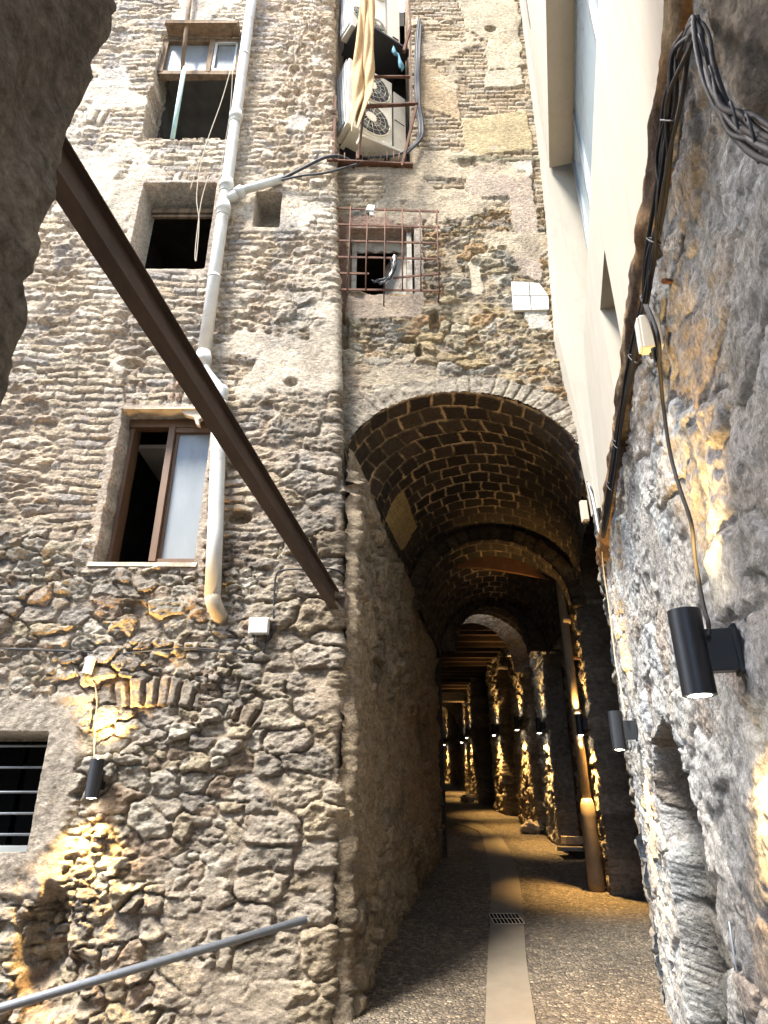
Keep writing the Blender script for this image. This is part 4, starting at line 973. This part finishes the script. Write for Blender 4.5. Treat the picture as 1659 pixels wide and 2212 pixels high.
# ================================================================ CABLES AND BOXES
def cable(name, label, pts, r, mat, cat='cable', group=None, n=8, wob=0, seed=1):
    m = MB(); m.tube(curve_pts(pts, n, wob, seed), r, 8); o = m.build(name, mat); tag(o, label, cat, group); return o
def Lp(x, y, o=.05): return onY(x, y, YL-o)
def Ap(x, y, o=.06): return onY(x, y, YA-o)
cable('drain_hose', 'thick grey hose from the air conditioner ledge down into the branch pipe, upper one', [Ap(765, 352, .15), Ap(735, 338, .22), Lp(700, 341, .12), Lp(655, 363, .12), Lp(610, 386, .1)], .017, M['cableg'], 'hose')
cable('drain_hose', 'grey hose sagging from the ledge bracket to the branch pipe, lower one', [Ap(782, 352, .16), Ap(745, 362, .22), Lp(700, 374, .14), Lp(655, 379, .12), Lp(608, 389, .11)], .012, M['cableg'], 'hose')
cable('wall_cable', 'thin grey cable sagging across the left facade up to the white junction box', [Lp(-60, 1400), Lp(60, 1402), Lp(150, 1406), Lp(245, 1412), Lp(300, 1408), Lp(400, 1400), Lp(480, 1404), Lp(545, 1408), Lp(548, 1385), Lp(551, 1370)], .0042, M['cableg'])
cable('wall_cable', 'second thin dark cable twisted along the sagging facade cable', [Lp(-60, 1398), Lp(80, 1405), Lp(170, 1408), Lp(250, 1415), Lp(360, 1402), Lp(470, 1407), Lp(555, 1412), Lp(572, 1400), Lp(575, 1372)], .0038, M['cable'])
cable('wall_cable', 'black cable looping up from the white junction box and over to the tunnel corner', [Lp(570, 1388, .07), Lp(588, 1370, .06), Lp(592, 1300, .06), Lp(596, 1245, .06), Lp(612, 1232, .06), Lp(660, 1229, .06), Lp(715, 1229, .07), onY(740, 1240, 5.0), onY(756, 1262, 5.25)], .0075, M['cable'])
cable('wall_cable', 'black cable hanging down inside the left edge of the tunnel arch', [onY(738, 1030, 5.15), onY(741, 1090, 5.25), onY(748, 1170, 5.3), onY(757, 1262, 5.35)], .008, M['cable'])
cable('wall_cable', 'looped thin cable hanging under the small box on the left facade', [Lp(150, 1405), Lp(157, 1440), Lp(165, 1462), Lp(178, 1462), Lp(190, 1452)], .004, M['cable'])
cable('lamp_cable', 'thin cord dropping from the small box to the left facade lamp', [Lp(192, 1455, .06), Lp(205, 1480, .07), Lp(209, 1520, .07), Lp(205, 1570, .08), Lp(203, 1636, .10)], .004, M['cablew'])
def jbox(label, c, w_, h_, rotm=None, mat='white', d=.05):
    t = thing('junction_box', label, 'junction box'); rotm = rotm or Matrix.Identity(3)
    MB().box(c, (w_, d, h_), rotm).build('box', M[mat], t, .006)
    MB().box(Vector(c)+rotm @ Vector((0, -d/2-.003, 0)), (w_*.9, .008, h_*.9), rotm).build('lid', M[mat], t, .003)
    for k in (-1, 1): MB().tube([Vector(c)+rotm @ Vector((k*w_*.28, 0, -h_/2-.02)), Vector(c)+rotm @ Vector((k*w_*.28, 0, -h_/2+.005))], .009, 8).build('gland', M['cableg'], t)
    return t
jbox('white square junction box on the left facade stones beside the beam end', Lp(560, 1353, .09), .15, .125)
jbox('small narrow grey box with cables above the left facade lamp', Lp(193, 1437, .09), .062, .12, Matrix.Rotation(R(8), 3, 'Y'), 'white', .035)
Rw = Matrix.Rotation(math.atan2(nW.x, -nW.y), 3, 'Z')
jbox('grey metal box hanging on the cable bundle above the grey stone wall', onW(1404, 722, .08), .065, .13, Rw @ Matrix.Rotation(R(10), 3, 'Y'), 'white', .07)
jbox('slim beige switch box in the shadow at the right springing of the tunnel arch', onY(1262, 1105, 5.35), .06, .20, None, 'lintel', .05)
# string cords hanging by window one
cable('hanging_cord', 'long pale cord hanging from the upper window past the middle window', [Lp(497, 155, .1), Lp(478, 220, .12), Lp(440, 330, .14), Lp(425, 420, .14), Lp(430, 480, .14), Lp(424, 560, .13), Lp(422, 540, .13), Lp(434, 440, .13), Lp(450, 380, .12)], .005, M['cablew'], 'cord')
cable('hanging_cord', 'short pale cord dangling left below the upper window sill', [Lp(470, 318, .1), Lp(440, 335, .1), Lp(425, 365, .1), Lp(411, 410, .1)], .0045, M['cablew'], 'cord')
cable('hanging_cord', 'thin pale cord running down beside the drainpipe', [Lp(503, 150, .08), Lp(497, 240, .1), Lp(480, 350, .1), Lp(472, 430, .1), Lp(468, 500, .1)], .0035, M['cablew'], 'cord')
cable('hanging_cord', 'pale wire loop sticking out from the drainpipe socket', [Lp(515, 280, .2), Lp(535, 275, .2), Lp(542, 290, .2), Lp(530, 305, .18), Lp(508, 300, .16)], .003, M['cablew'], 'cord')
# pole and stick at window one
o = MB().tube([onY(372, 303, 4.98), onY(398, 148, 4.93)], .026, 12).build('pole', M['teal']); tag(o, 'pale teal metal pole leaning in the broken upper window', 'pole')
o = MB().tube([onY(393, 150, 4.92), onY(405, 40, 4.9), onY(416, -60, 4.9)], [.022, .028, .026], 8).build('wooden_stick', M['woodo']); tag(o, 'weathered wooden stick rising above the teal pole to the top edge', 'stick')

# cable bundle along the ledge
cb = thing('cable_bundle', 'thick bundle of black cables sagging along the ledge between cream plaster and grey wall', 'cables')
for k in range(9):
    rr = random.Random(k); pts = []
    far = [(1500, 60), (1470, 110), (1448, 220), (1436, 330), (1425, 440), (1405, 560), (1388, 660), (1362, 800), (1342, 900), (1325, 1010), (1310, 1110), (1302, 1160)]
    for i, (x, y) in enumerate(far):
        f = 1-i/14; pts.append(onW(x+rr.uniform(-13, 16)*f+ (k-4)*3.2*f, y+rr.uniform(-6, 6), .06+.02*rr.random()+.012*(k % 3)))
    m = MB(); m.tube(curve_pts(pts, 6), .0055 if k % 3 else .0075, 7); m.build('cable', M['cable'], cb)
for (x, y) in ((1412, 520), (1368, 775), (1445, 260), (1330, 960), (1316, 1050)):
    p = onW(x, y, .09); m = MB(); m.tube([p+Vector((math.cos(a)*.012, math.sin(a)*.03, math.sin(a)*.045)) for a in np.linspace(0, 6.3, 14)], .0028, 5); m.build('cable_tie', M['dark'], cb)
cb2 = thing('cable_bundle', 'fan of grey and black cables bending round the upper right corner into the dark archway', 'cables')
for k in range(9):
    rr = random.Random(50+k); o_ = (k-4)
    pts = [onW(1478+o_*2, 105+o_*3, .07), onW(1500+o_*1.5, 52+o_*2, .10), onW(1512+o_*2, 80+o_*2, .13), onW(1528+o_*4, 140+o_*3, .15), onW(1552+o_*5, 215+o_*2, .16), onW(1590+o_*4, 275-o_*5, .16), onW(1640, 305-o_*8, .16), onW(1720, 345-o_*9, .16)]
    pts = [p+Vector((rr.uniform(-.006, .006), rr.uniform(-.010, .010), rr.uniform(-.011, .011))) if 0 < i_ else p for i_, p in enumerate(pts)]
    m = MB(); m.tube(curve_pts(pts, 7), .0060 if k % 2 else .0048, 8); m.build('cable', M['cableg'] if k % 3 == 0 else M['cable'], cb2)
for (x, y) in ((1522, 120), (1545, 190), (1590, 270), (1625, 300)):
    p = onW(x, y, .16); m = MB(); m.tube([p+Vector((math.cos(a)*.02, math.cos(a)*.03, math.sin(a)*.038)) for a in np.linspace(0, 6.3, 14)], .0025, 5); m.build('cable_tie', M['cableg'], cb2)
cable('lamp_cable', 'dark cable snaking down the grey wall from the metal box to the nearest lamp', [onW(1385, 640, .08), onW(1405, 690, .11), onW(1422, 760, .09), onW(1432, 870, .07), onW(1448, 980, .07), onW(1470, 1060, .07), onW(1493, 1130, .07), onW(1502, 1210, .07), onW(1520, 1310, .07), onW(1530, 1345, .08), onW(1531, 1375, .10)], .0065, M['cable'])
cable('lamp_cable', 'tangle of dark cables under the grey metal box', [onW(1398, 660, .1), onW(1420, 720, .12), onW(1425, 770, .11), onW(1418, 790, .1), onW(1412, 750, .1)], .006, M['cable'])
cable('lamp_cable', 'thin cable down the tunnel mouth edge of the grey wall to the second lamp', [onW(1298, 1150, .05), onW(1304, 1230, .05), onW(1318, 1330, .05), onW(1330, 1430, .06), onW(1340, 1480, .07), onW(1350, 1550, .09)], .005, M['cablew'])
# wires at the arch springing
wb = thing('cable_bundle', 'white taped cable tangle at the pointed foot of the cream plaster by the tunnel', 'cables')
for k in range(5):
    pts = [onY(1268+k*2, 1040+k*3, 5.08-.01*k), onY(1276+k*2, 1075, 5.06), onY(1283+k*2, 1110, 5.05), onY(1291+k, 1148, 5.04), onY(1297, 1165, 5.05)]
    MB().tube(curve_pts(pts, 4), .009 if k == 2 else .006, 7).build('cable', M['white'] if k in (1, 2) else M['cableg'], wb)
# iron pins in the grey wall
for x, y, dx in ((1446, 607, 22), ):
    o = MB().tube([onW(x-12, y, .07), onW(x+12, y+2, .0)], .009, 6).build('iron_pin', M['rust']); tag(o, 'short rusty iron pin stuck in the upper grey wall', 'pin')
o = MB().tube([onW(1575, 1990, .02), onW(1612, 2230, .02)], .004, 8).build('conduit', M['steel']); tag(o, 'thin blue grey metal conduit at the lower right on the grey wall', 'conduit')

# ================================================================ RUSTY WINDOW GRILLE
gr = thing('window_grille', 'rusty iron grid grille standing off the wall over the small open window', 'grille')
TL, TR, BR_, BL = (720, 449), (944, 457), (949, 628), (710, 625)
YG = 5.02
def gp(u, v):
    x = (TL[0]*(1-u)+TR[0]*u)*(1-v)+(BL[0]*(1-u)+BR_[0]*u)*v; y = (TL[1]*(1-u)+TR[1]*u)*(1-v)+(BL[1]*(1-u)+BR_[1]*u)*v
    return onY(x, y, YG)
for j in range(6):
    v = j/5
    if j == 4:
        MB().bar(gp(-.02, v), gp(.36, v), .010, .022).build('bar', M['rust'], gr); m = MB(); m.bar(gp(.58, v+.05), gp(1.02, v-.02), .010, .022); m.build('bar', M['rust'], gr)
    else: MB().bar(gp(-.02, v), gp(1.02, v), .010, .022).build('bar', M['rust'], gr)
for i in range(7):
    u = i/6
    MB().tube([gp(u, -.02)+Vector((0, -.008, 0)), gp(u, .5)+Vector((random.uniform(-.006, .006), -.012, 0)), gp(u, 1.02 if i != 3 else 1.2)+Vector((0, -.008, 0))], .0075, 8).build('bar', M['rust'], gr)
for u in (0, 1):
    for v in (0, 1): MB().bar(gp(u, v), gp(u, v)+Vector((0, .2, 0)), .014).build('anchor', M['rust'], gr)
m = MB(); p = gp(.36, .03)
m.box(p+Vector((0, -.03, -.0)), (.075, .05, .085), Matrix.Rotation(.2, 3, 'Y'), jit=.008); m.box(p+Vector((.012, -.03, -.07)), (.05, .03, .07), jit=.01)
o = m.build('plastic_scrap', M['white'], None, .006); tag(o, 'crumpled white plastic piece caught on the top bar of the window grille', 'scrap')
rg = thing('rag', 'dark and white torn rag draped over the middle bars of the window grille', 'rag')
for k, (mt_, pp) in enumerate((('white', [(852, 551), (849, 575), (842, 598), (833, 612)]), ('cable', [(856, 552), (852, 580), (838, 604), (806, 610)]), ('cable', [(845, 560), (848, 590), (825, 611), (803, 607)]), ('cableg', [(840, 600), (822, 613), (812, 606), (835, 602)]))):
    m = MB(); cp_ = curve_pts([onY(x, y, YG-.03-.008*k) for x, y in pp], 6, .004, k); vs = []
    for i, q in enumerate(cp_):
        wdt_ = .009+.006*math.sin(i*1.3+k); vs += [q+Vector((-wdt_, .008*math.sin(i), .01)), q+Vector((0, -.012, 0)), q+Vector((wdt_, .008*math.cos(i), -.01))]
    m.add(vs, [(3*i+j, 3*i+j+1, 3*i+j+4, 3*i+j+3) for i in range(len(cp_)-1) for j in (0, 1)], True); m.build('fold', M[mt_], rg)

# ================================================================ AIR CONDITIONERS
def ac_unit(label, ap, lf, rt, z0, z1, cols, rows, panel=0.):
    """ap apex corner (x, y), lf end of the grille side, rt end of the fan side"""
    t = thing('air_conditioner', label, 'air conditioner', 'outdoor air conditioner units')
    ap, lf, rt = Vector((*ap, 0)), Vector((*lf, 0)), Vector((*rt, 0)); bk = lf+rt-ap
    Z0, Z1 = Vector((0, 0, z0)), Vector((0, 0, z1))
    m = MB(); m.hexa([ap+Z0, rt+Z0, bk+Z0, lf+Z0], [ap+Z1, rt+Z1, bk+Z1, lf+Z1]); m.build('casing', M['acw'], t, .008)
    f = (rt-ap); fl = f.length; f.normalize(); nf = Vector((f.y, -f.x, 0)); g_ = lf-ap; gl = g_.length; g_.normalize(); ng = Vector((-g_.y, g_.x, 0))
    if ng.dot(f) > 0: ng = -ng
    if nf.dot(g_) > 0: nf = -nf
    # grille side
    m = MB(); H = z1-z0
    c = ap+g_*gl*.5+ng*.004; 
    q = [ap+g_*gl*.14+ng*.003, ap+g_*gl*.95+ng*.003]
    m.add([q[0]+Vector((0, 0, z0+.05)), q[1]+Vector((0, 0, z0+.05)), q[1]+Vector((0, 0, z1-.05)), q[0]+Vector((0, 0, z1-.05))], [(0, 1, 2, 3)]); m.build('coil', M['fin'], t)
    m = MB()
    for k in range(int(H/.045)):
        z = z0+.06+k*.045; m.bar(q[0]+ng*.008+Vector((0, 0, z)), q[1]+ng*.008+Vector((0, 0, z)), .008, .012)
    for k in range(6): pz = q[0].lerp(q[1], k/5)+ng*.010; m.bar(pz+Vector((0, 0, z0+.05)), pz+Vector((0, 0, z1-.05)), .008, .01)
    m.build('coil_guard', M['white'], t)
    # fans
    fw = fl*(1-panel); cw = fw/cols; ch = H/rows; r = min(cw, ch)*.44
    for i in range(cols):
        for j in range(rows):
            c = ap+f*(cw*(i+.5))+Vector((0, 0, z0+ch*(j+.5)))+nf*.004
            P_ = lambda a, rr, o: c+f*math.cos(a)*rr+Vector((0, 0, math.sin(a)*rr))+nf*o
            fan = MB().add([P_(2*math.pi*k/36, r, 0.002) for k in range(36)], [tuple(range(36))]).build('fan', M['dark'], t)
            m = MB(); m.tube([P_(2*math.pi*k/36, r, .004) for k in range(37)], .008, 6); m.build('ring', M['acw'], fan)
            m = MB()
            for k in range(4): a0 = k*math.pi/2+.4; m.add([P_(a0, r*.2, .004), P_(a0+.5, r*.9, .006), P_(a0+1.15, r*.9, .012), P_(a0+.9, r*.2, .008)], [(0, 1, 2, 3)])
            m.build('blades', mat_fan, fan)
            m = MB()
            for k in range(16): m.tube([P_(2*math.pi*k/16, r*.2, .020), P_(2*math.pi*(k+.4)/16, r, .014)], .0022, 5)
            for rr in (.5, .75): m.tube([P_(2*math.pi*k/24, r*rr, .018) for k in range(25)], .0018, 5)
            m.build('guard', M['acw'], fan)
            MB().add([P_(2*math.pi*k/20, r*.27, .024) for k in range(20)]+[P_(2*math.pi*k/20, r*.27, .016) for k in range(20)], [tuple(range(20))]+[(k, 20+k, 20+(k+1) % 20, (k+1) % 20) for k in range(20)]).build('hub', M['acw'], fan)
    if panel:
        m = MB(); p0 = ap+f*fw+nf*.003; m.bar(p0+Vector((0, 0, z0+.01)), p0+Vector((0, 0, z1-.01)), .006)
        p1 = ap+f*(fw+fl*panel*.65)+nf*.006+Vector((0, 0, z0+H*.22)); m.bar(p1-f*.04, p1+f*.05, .01, .02); m.build('handle', M['dark'], t)
    m = MB()
    for k in (.15, .8): 
        pz = ap+f*fl*k+nf*-.15; m.bar(pz+Vector((0, 0, z0-.02))-nf*.15, pz+Vector((0, 0, z0-.02))+nf*.17, .05, .035)
    m.build('foot', M['acw'], t)
    return t
mat_fan = mat_plain('grey_fan_blade', (.10, .10, .09), .5, 0, .1)
ac_unit('lower beige double fan air conditioner standing on the rusty shelf', (-.42, 5.02), (-.565, 5.26), (.10, 5.33), 8.77, 9.95, 1, 2)
ac_unit('upper wide beige air conditioner with four fans and side panel', (-.405, 4.98), (-.545, 5.17), (.21, 5.36), 10.54, 11.9, 2, 2, .30)
t = thing('air_conditioner', 'plain narrow beige unit casing tucked behind the lower unit at the right jamb', 'air conditioner', 'outdoor air conditioner units')
q0, q1, q2, q3 = (.115, 5.36), (.27, 5.47), (.20, 5.70), (.05, 5.60)
m = MB(); m.hexa([Vector((*q, 8.78)) for q in (q0, q1, q2, q3)], [Vector((*q, 9.85)) for q in (q0, q1, q2, q3)]); m.build('casing', M['acw'], t, .01)
m = MB(); m.bar(Vector((.13, 5.355, 9.3)), Vector((.25, 5.44, 9.3)), .006, .01); m.build('seam', M['dark'], t)
# ================================================================ RUSTY SHELF FRAME
fr = thing('rusty_shelf', 'rusty angle iron shelf frame holding the air conditioners in the wall recess', 'frame')
YF = 4.96
def Fp(x, y, Y=YF): return onY(x, y, Y)
for nm, a, b, w_ in (('post', (882, -40), (887, 60), .035), ('post', (886, 60), (889, 222), .028), ('crossbar', (806, 166), (886, 166), .03), ('crossbar', (776, 231), (903, 224), .04),
                     ('brace', (899, 231), (868, 360), .045), ('post', (787, 233), (773, 345), .04), ('brace', (886, 62), (872, 112), .05), ('bottom_rail', (706, 346), (890, 355), .03), ('brace', (893, 240), (878, 320), .02)):
    MB().bar(Fp(*a), Fp(*b), w_, w_*.6).build(nm, M['rust'], fr, .002)
for x in (731, 744, 770, 783, 797, 809, 822, 836, 850, 862, 876): MB().tube([Fp(x, 352), Fp(x+.5, 330+random.uniform(-3, 3))], .0065, 6).build('rod', M['rust'], fr)
MB().bar(onY(720, 345, 5.0), onY(724, 210, 5.0), .03, .03).build('post', M['rust'], fr)
for a_, b_ in (((700, 352), (892, 360)),): MB().bar(onY(*a_, 5.15), onY(*b_, 5.15), .10, .02).build('shelf_plate', M['rust'], fr)
m = MB(); m.bar(onY(775, 300, 5.05), onY(862, 335, 5.3), .12, .04); m.bar(onY(775, 292, 5.1), onY(862, 325, 5.35), .03, .02); m.build('drip_tray', M['acw'], fr)
# upright support under the upper unit
m = MB(); pz = Vector((-.2, 5.2, 10.50)); m.box((-.1, 5.3, 10.51), (.75, .5, .03), Matrix.Rotation(R(31), 3, 'Z')); m.build('shelf_plate', M['dark'], fr)
# conduits at the right
cd = thing('conduit_bundle', 'bundle of grey insulated pipes running down the wall right of the air conditioners', 'pipes')
for k in range(4):
    o_ = (k-1.5)*3.2
    pts = [Ap(907+o_*.5, 36+k*6, .05), Ap(903+o_, 90, .05), Ap(901+o_, 160, .05+.01*k), Ap(902+o_, 225, .06), Ap(908+o_, 262, .06), Ap(908+o_, 292, .07), Ap(896+o_*.5, 312, .10), Ap(877, 328+o_, .12), Ap(850, 338+o_, .1), Ap(812, 341+o_, .05), Ap(790, 340, .0)]
    MB().tube(curve_pts(pts[:11 if k == 1 else 8], 6), .014 if k % 2 else .010, 9).build('pipe', M['cableg'] if k != 0 else M['cable'], cd)
# cloth
def build_cloth():
    n_u, n_v = 28, 60
    key = [(0, 796, -40, 13), (.12, 794, 10, 14), (.3, 790, 70, 16), (.45, 787, 115, 18), (.6, 785, 160, 21), (.75, 782, 205, 21), (.88, 771, 243, 15), (1, 766, 268, 7)]
    V = np.linspace(0, 1, n_v); cx_ = np.interp(V, [k[0] for k in key], [k[1] for k in key]); cy_ = np.interp(V, [k[0] for k in key], [k[2] for k in key]); hw = np.interp(V, [k[0] for k in key], [k[3] for k in key])
    vs = []
    for j in range(n_v):
        for i in range(n_u):
            u = i/(n_u-1)*2-1; v = V[j]
            ph = 2.2*math.sin(v*5)+v*2
            fold = .045*math.sin(u*5.0+ph)*(.4+.9*v)+.018*math.sin(u*11-ph*1.5)
            xx = cx_[j]+hw[j]*(u+.16*math.sin(u*5.0+ph+1.3)); yy = cy_[j]+ (6+14*v)*math.sin(u*3+v*4)*v
            vs.append(onY(xx, yy, 4.84+fold-.05*v))
    m = MB(); m.add(vs, [(j*n_u+i, j*n_u+i+1, (j+1)*n_u+i+1, (j+1)*n_u+i) for j in range(n_v-1) for i in range(n_u-1)], True)
    o = m.build('cloth', M['cloth']); s_ = o.modifiers.new('thick', 'SOLIDIFY'); s_.thickness = .006
    tag(o, 'beige canvas cloth hanging in folds over the air conditioners', 'cloth')
build_cloth()
m = MB(); cpn = curve_pts([Fp(851, 106, 4.93), Fp(855, 118, 4.92), Fp(862, 124, 4.92), Fp(867, 140, 4.92), Fp(866, 152, 4.92)], 6); vs = []
for i, q in enumerate(cpn):
    wd = .02+.014*math.sin(i*.45); vs += [q+Vector((-wd, .01*math.sin(i), 0)), q+Vector((-wd*.3, -.03, .01)), q+Vector((wd*.4, -.01*math.cos(i), 0)), q+Vector((wd, .02, -.01))]
m.add(vs, [(4*i+j, 4*i+j+1, 4*i+j+5, 4*i+j+4) for i in range(len(cpn)-1) for j in range(3)], True); o = m.build('blue_cloth', M['blue']); tag(o, 'small crumpled blue rag hanging at the corner of the upper air conditioner', 'rag')
s_ = o.modifiers.new('thick', 'SOLIDIFY'); s_.thickness = .004

# ================================================================ HANDRAIL
hr = thing('handrail', 'blue grey round metal handrail rising across the lower left foreground', 'handrail')
h1 = atdepth(662, 1986, 3.85); h0 = atdepth(0, 2178, 3.15); h00 = h1+(h0-h1)*1.55
MB().tube([h00, h0, h1], .0215, 16).build('rail', M['steel'], hr)
MB().tube([h00+(h1-h00)*.05, h00+(h1-h00)*.05+Vector((0, 0, -.8))], .018, 12).build('post', M['steel'], hr)

# ================================================================ TUNNEL DRAINPIPE (right)
tp_ = thing('drainpipe', 'tan painted drainpipe with thick foot standing against the right tunnel wall', 'drainpipe')
b = onF(1290, 1925); top = Vector((b.x-.02, b.y, 4.9))
MB().tube([b+Vector((0, 0, .95)), b.lerp(top, .5), top], .055, 16).build('pipe', M['pvc2'], tp_)
MB().tube([b+Vector((0, 0, z)) for z in (0, .1, .75, .88, .95)], [.088, .09, .088, .08, .058], 16).build('foot', M['pvc2'], tp_)
for z in (1.9, 3.1): MB().tube([b+Vector((0, 0, z-.05)), b+Vector((0, 0, z+.05))], .064, 16).build('socket', M['pvc2'], tp_)
m = MB(); m.box(b+Vector((.1, 0, 2.6)), (.2, .03, .03)); m.build('clamp', M['rust'], tp_)
# rubble lumps at the far right base, leaning plank
for (x, y, s_, lab) in ((1012, 1733, .16, 'pale rubble stone lying at the foot of the far lit pier'), (1150, 1800, .16, 'grey boulder at the foot of the right tunnel wall below the fifth lamp')):
    p = onF(x, y); bmv = []
    for i in range(8):
        for j in range(12):
            th = math.pi*i/7; ph = 2*math.pi*j/12; rr = s_*(.8+.35*math.sin(3*ph+i)*.5+.2*random.random()); bmv.append(p+Vector((rr*math.sin(th)*math.cos(ph)*1.4, rr*math.sin(th)*math.sin(ph), rr*math.cos(th)*.8+s_*.5)))
    m = MB(); m.add(bmv, [(i*12+j, i*12+(j+1) % 12, (i+1)*12+(j+1) % 12, (i+1)*12+j) for i in range(7) for j in range(12)]); o = m.build('rubble_stone', M['lintel']); tag(o, lab, 'stone')
q, t_ = rw_at(1062, 1700); o = MB().bar(onF(1050, 1735), onF(1050, 1735)+Vector((.14, .05, 1.5)), .06, .02).build('plank', M['woodo']); tag(o, 'thin plank leaning against the pier under the sixth lamp', 'plank')
q, _ = rw_at(1125, 1415); o = MB().box((q.x-.12, q.y, q.z), (.30, .08, .04)).build('bracket', M['white']); tag(o, 'small pale bracket sticking out high on the far right wall', 'bracket')
